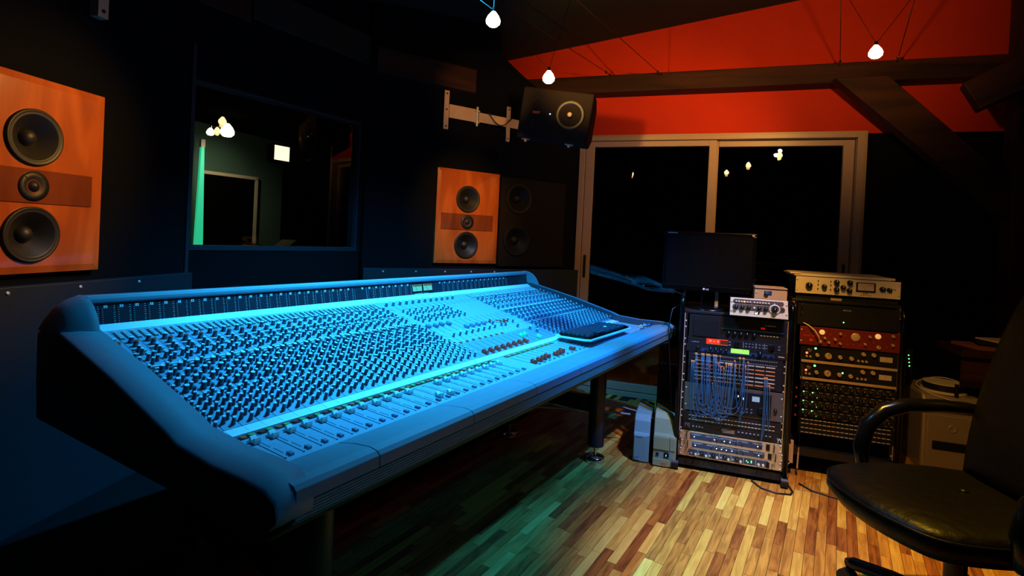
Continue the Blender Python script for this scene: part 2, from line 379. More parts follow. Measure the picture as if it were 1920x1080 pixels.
t = struct(thing('door_1', '', '', FM.w(1.39, 2.58, 0), 58.2)); del t['label']; del t['category']
mb = MB(); mb.box(0, .022, -.04, 0, 0, 1.58); mb.box(.53, .552, -.04, 0, 0, 1.60); mb.box(0, .552, -.04, 0, 1.575, 1.605); mb.build('door_frame', K['paper'], t)
MB().box(.022, .53, -.015, 0, 0, 1.575).build('door_leaf', K['roomd'], t)
t = thing('wall_light', 'square lit white panel high in the room behind the window', 'light', FM.w(2.05, 2.5, 1.79), 58.2)
MB().box(0, .18, -.03, .08, 0, .17).build('housing', K['black'], t); MB().box(.008, .175, -.034, -.03, .01, .155).build('diffuser', K['lamppane'], t)
t = thing('paper_stack', 'loose papers on a ledge seen through the control room window', 'papers', FM.w(1.5, 1.5, 0), 58.2)
MB().box(-.4, .35, -.1, .25, 0, .93).build('stand', K['black'], t)
mb = MB(); mb.obox((-.15, 0, .945), .26, .10, .01, Euler((.1, .25, .5)).to_matrix()); mb.obox((.02, .02, .96), .22, .14, .008, Euler((0, -.5, .3)).to_matrix()); mb.build('sheet', K['paper'], t)

# timber and grey boards along the top of the front walls
def board(name, label, F, x0, x1, z0, z1, m, y0=-.14, cat='beam'):
    t = MB().box(0, x1 - x0, 0, -y0 - .002, 0, z1 - z0).build(name, m, bev=.004)
    t.location = F.w(x0, y0, z0); t.rotation_euler = (0, 0, R(F.rz)); return tag(t, label, cat)
board('timber_beam', 'dark red brown timber beam end above the front speakers', FRr, .02, .68, 2.05, 2.20, K['timber'], -.06)
board('ceiling_board', 'dark grey board fixed high on the wall above the control room window', FM, .25, .98, 2.10, 2.27, K['ceil'], -.02, 'board')
board('timber_beam', 'dark reddish timber at the top edge of the picture above the window', FM, -.0, .24, 2.08, 2.28, K['timber'], -.02)

# big timber frame at the red wall
t = MB().box(0, 3.3, 0, .146, 0, .125).build('timber_beam', K['timber'], bev=.006); t.location = FD.w(-.45, -.15, 2.20); t.rotation_euler = (0, R(-.0), R(-18.8))
tag(t, 'long dark horizontal timber beam across the red wall above the sliding door', 'beam')
def obeam(name, label, p0, p1, wd, th, m=None):
    a, b = Vector(p0), Vector(p1); L = (b - a).length
    o = MB().box(0, L, -th / 2, th / 2, -wd / 2, wd / 2).build(name, m or K['timber'], bev=.006)
    o.location = FD.w(*a); d = (FD.w(*b) - FD.w(*a)); o.rotation_euler = d.to_track_quat('X', 'Z').to_euler(); return tag(o, label, 'beam')
t = MB().prismy([(0, .0), (.28, .0), (.89, -.62), (.89, -.83), (.86, -.82)], -.06, .05).build('timber_brace', K['timber'], bev=.005); t.location = FD.w(1.605, -.21, 2.196); t.rotation_euler = (0, 0, R(-18.8)); tag(t, 'slanting timber brace running down from the beam to the right hand post', 'beam')
obeam('timber_brace', 'short dark timber brace in the upper right corner under the beam', (2.25, -.36, 2.02), (2.85, -.50, 2.34), .17, .12)
t = MB().box(0, .14, 0, .14, 0, 2.9).build('timber_post', K['timberv'], bev=.006); t.location = FD.w(2.50, -.30, 0); t.rotation_euler = (0, 0, R(-18.8)); tag(t, 'upright dark timber post at the right edge of the room', 'post')

# sliding glass door
dr = struct(thing('door_2', '', '', FD.o, -18.8)); del dr['label']; del dr['category']
def rect_frame(name, x0, x1, z0, z1, wl, wr, wt, wb_, y0, y1, m=K['beige']):
    mb = MB(); mb.box(x0, x0 + wl, y0, y1, z0, z1); mb.box(x1 - wr, x1, y0, y1, z0, z1); mb.box(x0 + wl, x1 - wr, y0, y1, z1 - wt, z1); mb.box(x0 + wl, x1 - wr, y0, y1, z0, z0 + wb_)
    return mb.build(name, m, dr, bev=.002)
rect_frame('outer_frame', -.012, 1.845, 0, 1.905, .042, .042, .030, .035, -.03, .09)
rect_frame('outer_lip', -.03, 1.862, 0, 1.92, .018, .018, .018, .01, -.014, .02)
l1 = rect_frame('sliding_leaf', .034, .955, .04, 1.872, .062, .05, .04, .055, -.012, .025)
l2 = rect_frame('sliding_leaf', .915, 1.80, .04, 1.872, .055, .062, .04, .055, .028, .065)
MB().box(.09, .91, .004, .010, .09, 1.835).build('pane', K['glass'], l1)
MB().box(.965, 1.742, .044, .050, .09, 1.835).build('pane', K['glass'], l2)
MB().box(.052, .070, -.018, -.010, .85, 1.02).build('pull_handle', K['black'], l1, bev=.003)
MB().box(1.762, 1.778, .020, .030, .88, 1.05).build('pull_handle', K['black'], l2, bev=.003)
# dark lobby behind the glass
ob = MB(); ob.box(-1.2, 4.2, 2.2, 2.26, 0, 2.8)
o = struct(ob.build('wall_lobby', K['roomd'])); o.location = FD.o; o.rotation_euler = (0, 0, R(-18.8))
o = struct(MB().box(-1.2, 4.2, .12, 2.2, -.05, -.001).build('floor_lobby', K['fl'][3])); o.location = FD.o; o.rotation_euler = (0, 0, R(-18.8))

# ------------------------------------------------------------------ mixing console
XL, XR = -1.965 + .84, .28 + .84          # inner ends of the control surface
OL, OR = -2.035 + .84, .345 + .84
con = thing('mixing_console', 'very long grey mixing console bathed in cyan light on black round legs', 'mixing console', CO.w(0, 0, 0), 58.2)
# profile points as (y, w): y = -v
SB = (.583, .826)      # back of slope (below pale strip)
SF = (.048, .691)      # front of slope
A_ = Vector((0, SB[0], SB[1])); B_ = Vector((0, SF[0], SF[1])); TV = (B_ - A_).normalized(); SL = (B_ - A_).length
NV = Vector((0, TV.z, -TV.y)); NV = NV if NV.z > 0 else -NV
def slope(x, s, h=0): return Vector((x, 0, 0)) + A_ + TV * s + NV * h
FA = Vector((0, .016, .683)); FB = Vector((0, -.156, .674)); FT = (FB - FA).normalized(); FLn = (FB - FA).length; FN = Vector((0, FT.z, -FT.y)); FN = FN if FN.z > 0 else -FN
def fad(x, s, h=0): return Vector((x, 0, 0)) + FA + FT * s + FN * h
# body
MB().prismx([(.70, .60), (.70, .86), (.60, .80), (.05, .665), (-.155, .655), (-.20, .66), (-.27, .655), (-.27, .64), (-.20, .585), (.66, .585)], XL - .02, XR + .02).build('body', K['side'], con)
# side panels
prof = [(.70, .602), (.712, .70), (.715, .825), (.66, .842), (.58, .842), (.30, .783), (.06, .722), (.02, .708), (-.10, .700), (-.20, .702), (-.255, .700), (-.285, .688), (-.292, .668), (-.290, .648), (-.27, .632), (-.20, .622), (-.05, .612)]
def side_panel(xi, xo, sgn):
    mb = MB(); n = len(prof)
    def ring(x, sh): # shrink outline towards the outside
        c = Vector((.2, .68)); return [(x, y + (0 if abs(y - .7) > .03 else -sh * .6), z - (sh if z > .66 else -sh * .4)) for y, z in prof]
    rings = [[(xi, y, z + .010 * (1 if z > .69 else 0)) for y, z in prof], [(xi + (xo - xi) * .55, y, z + .008 * (1 if z > .69 else 0)) for y, z in prof], ring(xi + (xo - xi) * .93, .001), ring(xo, .008)]
    vs = [v for r_ in rings for v in r_]
    fs = [(i * n + k, i * n + (k + 1) % n, (i + 1) * n + (k + 1) % n, (i + 1) * n + k) for i in range(3) for k in range(n)]
    ms = [0 if k in range(3, 15) else 1 for i in range(3) for k in range(n)]
    for f, m_ in zip(fs, ms): mb.f.append(f); mb.m.append(m_); mb.s.append(True)
    mb.v = vs; mb.f.append(tuple(3 * n + k for k in range(n))); mb.m.append(1); mb.s.append(False); mb.f.append(tuple(range(n))); mb.m.append(1); mb.s.append(False)
    o = mb.build('side_panel', [K['trimc'], K['side']], con); return o
side_panel(XL, OL, -1); side_panel(XR, OR, 1)
# rounded cheeks at the ends of the meter bridge
def cheek(xi, xo):
    mb = MB()
    arc = [(.528, .838), (.536, .858), (.550, .880), (.570, .899), (.595, .912), (.625, .918), (.655, .915), (.682, .903), (.702, .884), (.715, .858), (.720, .828)]
    N = len(arc); vs = []
    for fx in (0, .06, .25, .5, .72, .88, .97, 1.0):
        k = math.sqrt(max(0, 1 - fx ** 2.4))
        for j, (y, z) in enumerate(arc):
            zb_ = .836 + (.828 - .836) * j / (N - 1)
            yy = y + (.60 - y) * .10 * fx + (.045 * fx * fx if j < 4 else .045 * fx * fx * max(0, (7 - j) / 4))
            vs.append((xi + (xo - xi) * fx, yy, zb_ + (z - zb_) * k + (.004 if 0 < fx < .1 else 0)))
    mb.add(vs, [(i * N + k, i * N + k + 1, (i + 1) * N + k + 1, (i + 1) * N + k) for i in range(7) for k in range(N - 1)], 0, True)
    mb.add([(xi, y, z) for y, z in arc] + [(xi, .72, .80), (xi, .528, .80)], [tuple(range(N + 2))], 0)
    mb.build('bridge_cheek', K['trimc'], con)
cheek(XL - .003, OL - .001); cheek(XR + .003, OR + .001)
# thin grey fin at the far end, lit
# meter bridge
BA = Vector((0, .620, .897)); BB = Vector((0, .607, .840)); BT = (BB - BA).normalized(); BN = Vector((0, -abs(BT.z), abs(BT.y))); BL = (BB - BA).length
def brg(x, s, h=0): return Vector((x, 0, 0)) + BA + BT * s + BN * h
bang = math.atan2(BA.z - BB.z, BA.y - BB.y)   # tilt from horizontal
brot = (bang, 0, 0)
pts = [(BB.y, BB.z), (BA.y, BA.z), (.70, .90), (.70, .80), (.60, .80)]
MB().prismx(pts, XL, XR).build('meter_panel', K['bridge'], con)
MB().prismx([(.6175, .898), (.614, .902), (.615, .911), (.622, .917), (.66, .917), (.70, .905), (.722, .875), (.722, .80), (.703, .80), (.703, .895)], XL, XR).build('bridge_rail', K['trimc'], con, bev=.002)
mb = MB(); mb.box(XL, XR, .624, .628, .9160, .9178); mb.build('rail_inlay', K['strip'], con)
PT = .0393
PT_M = .0383
chx = [XL + (i + .5) * .04 for i in range(24)]
lab = MB(); tick = MB(); dsh = MB()
xs24 = [-1.962 + .84 + i * .0370 for i in range(24)]; xs8 = [-1.039 + .84 + i * .0379 for i in range(8)]; xs16 = [-.551 + .84 + i * .0381 for i in range(16)]
Mrot = Matrix.Rotation(bang, 3, 'X')
ALLX = xs24 + xs8 + xs16
for i, x in enumerate(ALLX):
    tx = x + .0215
    dsh.obox(brg(tx + .004, .032, .0004), .0016, .050, .0008, Mrot)
    for k in range(9):
        tick.obox(brg(tx - .0015, .008 + k * .0058, .0006), .0045 if k % 2 else .0028, .0012, .0006, Mrot)
        if k > 0: tick.obox(brg(tx + .0085, .008 + k * .0058, .0006), .002, .0012, .0006, Mrot)
mep = MB().obox((0, 0, 0), .0085, .0072, .001, Mrot).mesh('number_tab', [K['btn']])
for i, x in enumerate(ALLX): inst('number_tab', mep, con, brg(x, .0095, .0006))
tick.build('meter_marks', K['ink'], con, kind='stuff'); dsh.build('meter_slots', K['slot'], con, kind='stuff')
def ctext(name, body, size, x, s, m, fn=brg, rot=None, h=.0014, align='CENTER', bold=0):
    return text(name, body, size, fn(x, s, h), con, m, rot or (bang, 0, 0), .0002, align, bold)
for i, x in enumerate(ALLX): ctext('channel_number', str((i % 24 + 1) if i < 24 else (i - 23 if i < 32 else i - 7)), .0066, x, .0119, K['slot'])
# two VU meters
for x in (-.718 + .84, -.646 + .84):
    v = MB().obox(brg(x, .026, .002), .068, .036, .005, Mrot).build('vu_meter', K['slot'], con)
    MB().obox(brg(x, .026, .0050), .060, .030, .001, Mrot).build('dial', K['vu'], v)
    MB().obox(brg(x, .015, .0058), .056, .006, .0004, Mrot).build('scale', K['orange'], v)
    mb = MB()
    for k in range(9):
        a = (k - 4) * .16; mb.obox(brg(x + .04 * math.sin(a), .022 - .004 * math.cos(a), .0058), .001, .003, .0004, Mrot)
    mb.build('scale_marks', K['slot'], v)
    mb = MB(); mb.bar(brg(x, .040, .0062), brg(x - .014, .020, .0062), .0008, .0006); mb.build('needle', K['slot'], v)
ctext('maker_name', 'Soundcraft  Europa', .0125, -.688 + .84, .0565, K['ink'])

# pale strips
MB().prismx([(.606, .838), (.606, .8435), (.5835, .829), (.5835, .822)], XL, XR).build('pale_strip', K['strip'], con)
# pale scribble strip between slope and faders, one tile per channel
def tile_strip(x0, x1, n, lab_=None):
    wd = (x1 - x0) / n
    me = MB().prismx([(.047, .680), (.047, .6905), (.016, .6855), (.016, .680)], .0005, wd - .0005).mesh('scribble_tile', [K['strip']])
    for i in range(n): inst('scribble_tile', me, con, (x0 + i * wd, 0, 0))
tile_strip(XL, XR, 56)
MB().prismx([(.017, .680), (.017, .6885), (.013, .687), (.013, .680)], XL, XR).build('strip_edge', K['strip'], con)

# knob meshes, each with its own pale top
def knob_mb(mb, c, r, h, nv, mi=0, mt=1, n=9):
    mb.lathe([(r * 1.12, 0), (r * 1.12, h * .22), (r * .98, h * .26), (r * .84, h * .92), (r * .76, h)], c, nv, n, mi)
    mb.lathe([(r * .86, h * .95), (r * .84, h * 1.04)], c, nv, n, mt)
    return mb
TEMPLATE = [(.40, .079, 'L'), (.42, .104, 'O'), (.24, .137, 'm'), (.24, .155, 'm'), (.60, .178, 'm'), (.22, .189, 'm'), (.62, .200, 'm'), (.22, .212, 'm'),
 (.64, .247, 'm'), (.24, .258, 'B'), (.58, .270, 's'), (.66, .283, 'm'), (.25, .295, 'B'), (.60, .303, 's'), (.66, .321, 'm'), (.25, .332, 'B'), (.60, .342, 's'), (.66, .360, 'm'), (.26, .370, 'B'), (.60, .380, 's'),
 (.28, .406, 'm'), (.68, .417, 'm'), (.28, .431, 'm'), (.68, .441, 'm'), (.28, .455, 'm'), (.68, .466, 'm'), (.29, .478, 'm'), (.68, .490, 'm'), (.29, .502, 'm'), (.68, .514, 'm'), (.29, .526, 'm'), (.68, .538, 'm')]
KS = dict(L=(.0062, .016), O=(.0064, .016), m=(.0045, .0175), s=(.0042, .0150), B=(.0066, .0175))
KM = {}
for k, (r_, h_) in KS.items():
    KM[k] = knob_mb(MB(), (0, 0, 0), r_, h_, NV).mesh('knob', [K['knob'], K['orange'] if k == 'O' else (K['knob'] if k == 's' else K['knobtop'])])
BTN = []
for rr_ in range(5):
    for fx in (.16, .62): BTN.append((fx + .0, .014 + rr_ * .0095))
BTN += [(.14, .125), (.5, .125), (.55, .140), (.56, .155), (.14, .232), (.14, .243), (.34, .232), (.66, .226), (.66, .236), (.86, .232), (.20, .392), (.58, .394)]
CW = .04
strip_x = [XL + i * CW for i in range(24)] + [-.40 + .84 + i * CW for i in range(17)]
pm = MB(); pm.add([slope(.0009, .0), slope(CW - .0009, .0), slope(CW - .0009, SL), slope(.0009, SL), slope(.0009, 0, -.006), slope(CW - .0009, 0, -.006), slope(CW - .0009, SL, -.006), slope(.0009, SL, -.006)],
    [(0, 1, 2, 3), (0, 4, 5, 1), (1, 5, 6, 2), (2, 6, 7, 3), (3, 7, 4, 0), (4, 7, 6, 5)])
# fine print between the controls, raised marks
for fx, s, k in TEMPLATE:
    r_ = KS[k][0]
    for a in range(-3, 4):
        an = a * .75; pm.obox(slope(CW * fx + r_ * 1.55 * math.sin(an), s - r_ * 1.55 * math.cos(an), .0001), .0009, .0009, .0003, Matrix.Rotation(math.atan2(-TV.z, -TV.y) * 0, 3, 'X'), 1)
pme = pm.mesh('channel_strip', [K['plate'], K['ink']])
tilt = Matrix.Rotation(math.atan2(SB[1] - SF[1], SB[0] - SF[0]), 3, 'X')
rest_k = MB()
bt = MB(); btn_shade = MB()
for ci, x0 in enumerate(strip_x):
    cs_ = inst('channel_strip', pme, con, (x0, 0, 0))
    for fx, s in BTN: bt.obox(slope(x0 + CW * fx, s, .0028), .0085, .0050, .005, tilt); btn_shade.obox(slope(x0 + CW * fx, s + .0008, .0003), .0108, .0084, .0008, tilt)
    for fx, s, k in TEMPLATE:
        jx = random.uniform(-.0003, .0003)
        if ci < 9: inst('knob', KM[k], cs_, slope(CW * fx + jx, s))
        else: knob_mb(rest_k, slope(x0 + CW * fx + jx, s), *KS[k], NV, 0, 2 if (k == 'O' and ci % 3 == 0) else (0 if k == 's' else 1), 7)
bt.build('push_button', K['btn'], con, kind='stuff'); btn_shade.build('bezels_and_shade', K['slot'], con, kind='stuff')  # dark plates under the strip buttons paint in their shadows
# centre section
C0, C1 = -1.005 + .84, -.40 + .84
MB().add([slope(C0 + .001, 0), slope(C1 - .001, 0), slope(C1 - .001, .438), slope(C0 + .001, .438), slope(C0 + .001, 0, -.006), slope(C1 - .001, 0, -.006), slope(C1 - .001, .438, -.006), slope(C0 + .001, .438, -.006)],
    [(0, 1, 2, 3), (0, 4, 5, 1), (1, 5, 6, 2), (2, 6, 7, 3), (3, 7, 4, 0), (4, 7, 6, 5)]).build('master_plate', K['plate'], con)
MB().add([slope(C0 + .001, .439, .0), slope(C1 - .001, .439, .0), slope(C1 - .001, SL, 0), slope(C0 + .001, SL, 0), slope(C0 + .001, .439, -.006), slope(C1 - .001, .439, -.006), slope(C1 - .001, SL, -.006), slope(C0 + .001, SL, -.006)],
    [(0, 1, 2, 3), (0, 4, 5, 1), (1, 5, 6, 2), (2, 6, 7, 3), (3, 7, 4, 0), (4, 7, 6, 5)]).build('group_plate', K['plate2'], con)
cp_ = MB(); ln_ = MB(); cb = MB()
def ck(u, s, k='m'): knob_mb(rest_k, slope(u + .84, s), *KS[k], NV, 0, 1, 8)
for i in range(12): ck(-.975 + i * .0395, .040, 'L')
for i in range(8):
    for s in (.115, .137, .154): ck(-.952 + i * .0372 + (s - .115) * .1, s, 's')
    for s in (.189, .204, .225): ck(-.958 + i * .0388 + (s - .19) * .2, s, 'm')
    ck(-.945 + i * .0405, .379, 'm')
for u, s in ((-.63, .345), (-.60, .372), (-.575, .355), (-.575, .378), (-.51, .345), (-.495, .364), (-.62, .32), (-.525, .41), (-.505, .40)): ck(u, s, 'm')
ck(-.481, .450, 'L'); ck(-.476, .485, 'L'); ck(-.43, .46, 'm')
for i in range(15):
    x = C0 + .012 + i * .0395
    for s0, s1 in ((.060, .098), (.245, .335), (.45, .54)):
        if x < C1 - .01: ln_.obox(slope(x + .012, (s0 + s1) / 2, .0003), .0011, s1 - s0, .0006, tilt)
    for s in (.39, .40, .415, .425): cb.obox(slope(x + .008, s, .0015), .007, .0045, .003, tilt)
    for s in (.345, .355, .365): cb.obox(slope(x + .02, s, .0012), .006, .004, .0025, tilt)
ln_.build('fader_slots', K['slot'], con, kind='stuff'); cb.build('push_button', K['btn'], con, kind='stuff', label='small pale buttons of the master section')
rest_k.build('knob', [K['knob'], K['knobtop'], K['orange']], con, kind='stuff')
bm_o = MB().obox((0, 0, 0), .010, .008, .005, tilt).mesh('master_button', [K['bor']])
for i in range(8): inst('master_button', bm_o, con, slope(-.966 + .84 + i * .0405, .432, .002))
for u, s in ((-.645, .32), (-.565, .345)): inst('master_button', bm_o, con, slope(u + .84, s, .002))
# fader caps: saddle-shaped
def cap_mesh(m, ln=.021, wd=.0135, h=.0115):
    pr = [(-ln / 2, 0), (-ln / 2, h * .55), (-ln * .42, h), (-ln * .25, h * .95), (0, h * .45), (ln * .25, h * .95), (ln * .42, h), (ln / 2, h * .55), (ln / 2, 0)]
    mb = MB(); mb.prismx([(y, z + .0015) for y, z in pr], -wd / 2, wd / 2); mb.box(-.0008, .0008, -.003, .003, -.001, .003); return mb.mesh('fader_cap', [m])
CWh, CBr, CGr = cap_mesh(K['capw']), cap_mesh(K['capo'], .023, .015, .013), cap_mesh(K['capg'])
sl_rot = (math.atan2(SB[1] - SF[1], SB[0] - SF[0]), 0, 0); fd_rot = (math.atan2(FA.z - FB.z, FA.y - FB.y), 0, 0)
for i in range(8): inst('fader_cap', CBr, con, slope(-.95 + .84 + i * .0415, .536), sl_rot, 'brown fader cap')
for u, s in ((-.618, .489), (-.582, .486), (-.535, .53)): inst('fader_cap', CGr, con, slope(u + .84, s), sl_rot, 'green fader cap')
inst('fader_cap', CBr, con, slope(-.539 + .84, .348), sl_rot, 'brown fader cap')
CBl = cap_mesh(K['btnbl'])
for i in range(4): inst('fader_cap', CBl, con, slope(-.975 + .84 + i * .04, .275 + (i % 2) * .004), sl_rot, 'blue grey fader cap')
for i in range(4): inst('fader_cap', CBl, con, slope(-.80 + .84 + i * .04, .33), sl_rot, 'blue grey fader cap')
# fader bank
def fplate(x0, x1, m): MB().add([fad(x0, 0), fad(x1, 0), fad(x1, FLn), fad(x0, FLn), fad(x0, 0, -.01), fad(x1, 0, -.01), fad(x1, FLn, -.01), fad(x0, FLn, -.01)],
    [(0, 1, 2, 3), (0, 4, 5, 1), (1, 5, 6, 2), (2, 6, 7, 3), (3, 7, 4, 0), (4, 7, 6, 5)]).build('fader_plate', m, con)
for a, b in ((XL, XL + .5), (XL + .501, C0), (C0 + .001, C1), (C1 + .001, XR)): fplate(a, b - .0, K['plate'])
ftilt = Matrix.Rotation(fd_rot[0], 3, 'X')
fs_ = MB(); mk = MB(); sb = MB()
rb = lambda m: MB().lathe([(.0074, 0), (.0074, .0015), (.0066, .0026)], (0, 0, 0), FN, 10).mesh('round_button', [m])
RBm = [rb(K['bbrown']), rb(K['bor'])]; RG = rb(K['bgreen']); bz = MB()
fx0 = -1.953 + .84
capoff = [0] * 24
capoff[13] = .075; capoff[14] = .082; capoff[9] = .004; capoff[11] = -.002
rsel = [0, 1, 0, 1, 0, 0, 0, 1, 1, 0, 0, 0, 0, 1, 1, 1, 0, 1, 1, 0, 1, 0, 0, 0]
small = MB()
for i in range(24):
    x = fx0 + i * .0410
    fs_.obox(fad(x + .004, .090, .0003), .0016, .112, .0006, ftilt)
    small.lathe([(.0026, 0), (.0026, .0006)], fad(x + .0042, .150, .0), FN, 8, 0); small.lathe([(.0024, 0), (.0024, .0006)], fad(x - .002, .036, .0), FN, 8, 0)
    inst('fader_cap', CWh, con, fad(x + .004, .050 + capoff[i]), fd_rot, 'white fader cap')
    inst('round_button', RBm[rsel[i]], con, fad(x + .001, .014, .0008)); inst('round_button', RG, con, fad(x + .0205, .013, .0008))
    bz.obox(fad(x + .001, .014, .0004), .0185, .0165, .001, ftilt); bz.obox(fad(x + .0205, .013, .0004), .0185, .0165, .001, ftilt)
    for k in range(9): mk.obox(fad(x + .013, .050 + k * .0045, .0002), .0025, .0018, .0005, ftilt); mk.obox(fad(x + .015, .098 + k * .0036, .0002), .0025, .0016, .0005, ftilt)
    sb.obox(fad(x + .020, .138, .0025), .0075, .006, .006, ftilt); sb.obox(fad(x + .020, .146, .0025), .0085, .006, .006, ftilt)
cx0 = -.897 + .84
for i in range(11):
    x = cx0 + i * .0380
    fs_.obox(fad(x, .085, .0003), .0014, .11, .0006, ftilt)
    if i < 10:
        inst('round_button', RBm[1], con, fad(x + .0, .013, .0008)); inst('round_button', RG, con, fad(x + .019, .013, .0008))
        bz.obox(fad(x + .0, .013, .0004), .017, .015, .001, ftilt); bz.obox(fad(x + .019, .013, .0004), .017, .015, .001, ftilt)
    sb.obox(fad(x + .012, .146, .0025), .0085, .006, .005, ftilt)
for i, (u, s) in enumerate([(-.889, .125), (-.848, .125), (-.811, .122), (-.775, .118), (-.722, .128), (-.69, .125), (-.66, .120), (-.645, .113), (-.578, .128)]):
    inst('fader_cap', CBr, con, fad(u + .84, s), fd_rot, 'brown fader cap')
for i in range(8):
    inst('round_button', RBm[1], con, fad(-.470 + .84 + i * .001, .022 + i * .0165, .0008)); sb.obox(fad(-.488 + .84, .022 + i * .0165, .002), .009, .004, .004, ftilt)
for i in range(16):
    x = C1 + .02 + i * .04
    fs_.obox(fad(x + .004, .090, .0003), .0016, .112, .0006, ftilt)
fs_.build('fader_slots', K['slot'], con, kind='stuff'); mk.build('fader_scale', K['slot'], con, kind='stuff'); sb.build('push_button', K['btnbl'], con, kind='stuff', label='small blue grey buttons beside the fader ends')
small.build('fader_screws', K['slot'], con, kind='stuff'); bz.build('bezels_and_shade', K['slot'], con, kind='stuff')
# orange markers near the far end of the console
for u, s in ((.196, .326), (.215, .33), (.235, .335), (.252, .34)): inst('master_button', bm_o, con, slope(u + .02, s, .010))
# armrest, in padded sections
seams = [-2.03, -1.814, -1.505, -1.195, -.885, -.575, -.265, .045, .275]
apro = [(-.158, .672), (-.162, .680), (-.172, .6865), (-.215, .696), (-.262, .7005), (-.282, .6975), (-.290, .690), (-.291, .668), (-.283, .664), (-.20, .655), (-.165, .655)]
for i in range(len(seams) - 1):
    a, b = seams[i] + .84, seams[i + 1] + .84
    if i == 0: a = XL - .035
    MB().prismx(apro, a + .0008, b - .0008, 0, False).build('armrest', K['trimc'], con, bev=.0015)
mb = MB()
mb.add([(XR - .005, y, z) for y, z in apro] + [(XR + .05, y * .96, z) for y, z in apro] + [(OR + .01, y * .72, z - .004) for y, z in apro],
       [(i + j * 11, (i + 1) % 11 + j * 11, (i + 1) % 11 + 11 + j * 11, i + 11 + j * 11) for j in range(2) for i in range(11)] + [tuple(range(22, 33)), tuple(range(11))[::-1]])
mb.build('end_cap', K['trimc'], con)
# ribbed front panel
mb = MB(); mb.prismx([(-.284, .664), (-.284, .637), (-.215, .582), (-.15, .582), (-.15, .664)], XL - .03, XR + .0)
for k in range(5): mb.box(XL - .03, XR, -.2865, -.284, .6385 + k * .0052, .6410 + k * .0052)
d_ = Vector((0, .069, -.055)).normalized(); n_ = Vector((0, -.055, -.069)).normalized()
for k in range(6):
    c = Vector((0, -.284, .637)) + d_ * (.010 + k * .0135); mb.obox(c + Vector(((XL + XR) / 2 - .015, 0, 0)) + n_ * .001, XR - XL + .03, .0045, .003, Matrix.Rotation(math.atan2(-.055, .069), 3, 'X'))
mb.build('ribbed_panel', K['rib'], con)
MB().prismx([(-.275, .63), (-.205, .578), (-.13, .578), (-.13, .63)], XL - .034, XL - .030).build('panel_end', K['side'], con)
# legs with levelling feet
def leg(x, y, top):
    l = MB().cyl((x, y, .085), (x, y, top), .041, n=24).build('leg', K['steel'], con)
    MB().cyl((x, y, .083), (x, y, .089), .0405, n=24).build('collar', K['alu'], l)
    mb = MB(); mb.cyl((x, y, .03), (x, y, .085), .008, n=12); mb.lathe([(.047, 0), (.048, .003), (.048, .026), (.045, .030), (.012, .034)], (x, y, 0), (0, 0, 1), 24); mb.build('levelling_foot', K['chrome'], l)
for x in (.84, -1.72 + .84):
    leg(x, 0, .60); leg(x, .52, .60)
mb = MB(); mb.box(-1.72 + .84 - .02, -1.72 + .84 + .02, 0, .52, .25, .33); mb.box(.82, .86, 0, .52, .25, .33); mb.box(-.88, .84, .50, .54, .20, .28); mb.build('cross_bar', K['steel'], con, bev=.003)
MB().box(.95, 1.08, -.14, -.05, .55, .60).build('cable_box', K['black'], con, bev=.004)

# keyboard lying over the right hand faders
kb = thing('computer_keyboard', 'black computer keyboard with clear rim resting on the right end of the console faders', 'keyboard', CO.w(.60, -.075, .700), 58.2 - 1.5)
kp = [(-.225, -.075), (-.24, -.05), (-.24, .06), (-.215, .085), (.19, .085), (.215, .06), (.235, .02), (.235, -.05), (.215, -.075)]
def slab(mb, pts, z0, z1, m=0, sc=1.0):
    n = len(pts); vs = [(x, y, z0) for x, y in pts] + [(x * sc, y * sc, z1) for x, y in pts]
    return mb.add(vs, [tuple(range(n))[::-1], tuple(range(n, 2 * n))] + [(i, (i + 1) % n, (i + 1) % n + n, i + n) for i in range(n)], m)
slab(MB(), [(x * 1.04, y * 1.12) for x, y in kp], 0, .008).build('rim', mat('clear_acrylic', (.5, .7, .75), .15, spec=.6), kb, bev=.002)
slab(MB(), kp, .008, .016, 0, .97).build('case', K['blackpl'], kb, bev=.002)
key = MB(); key.add([(-.008, -.008, 0), (.008, -.008, 0), (.008, .008, 0), (-.008, .008, 0), (-.0062, -.0055, .007), (.0062, -.0055, .007), (.0062, .0065, .007), (-.0062, .0065, .007)],
    [(4, 5, 6, 7), (0, 1, 5, 4), (1, 2, 6, 5), (2, 3, 7, 6), (3, 0, 4, 7)])
kme = key.mesh('key', [mat('key_black', (.035, .05, .07), .3, spec=.7)])
for r_ in range(6):
    for c_ in range(21):
        if r_ == 5 and c_ in (3, 4, 5, 6): continue
        if c_ in (13, 17) and r_ != 0: continue
        x = -.205 + c_ * .0192 + (r_ % 3) * .004; y = .062 - r_ * .022
        if abs(x) < .215: inst('key', kme, kb, (x, y, .016))
MB().box(-.105, -.03, -.056, -.040, .016, .022).build('space_bar', MATS['key_black'], kb, bev=.002)
MB().obox((.07, -.01, .022), .022, .014, .002, Matrix.Rotation(.4, 3, 'Z')).build('sticker', K['ink'], kb)
MB().lathe([(.004, 0), (.004, .003)], (.13, .078, .016), (0, 0, 1), 10).build('indicator', K['ledb'], kb)
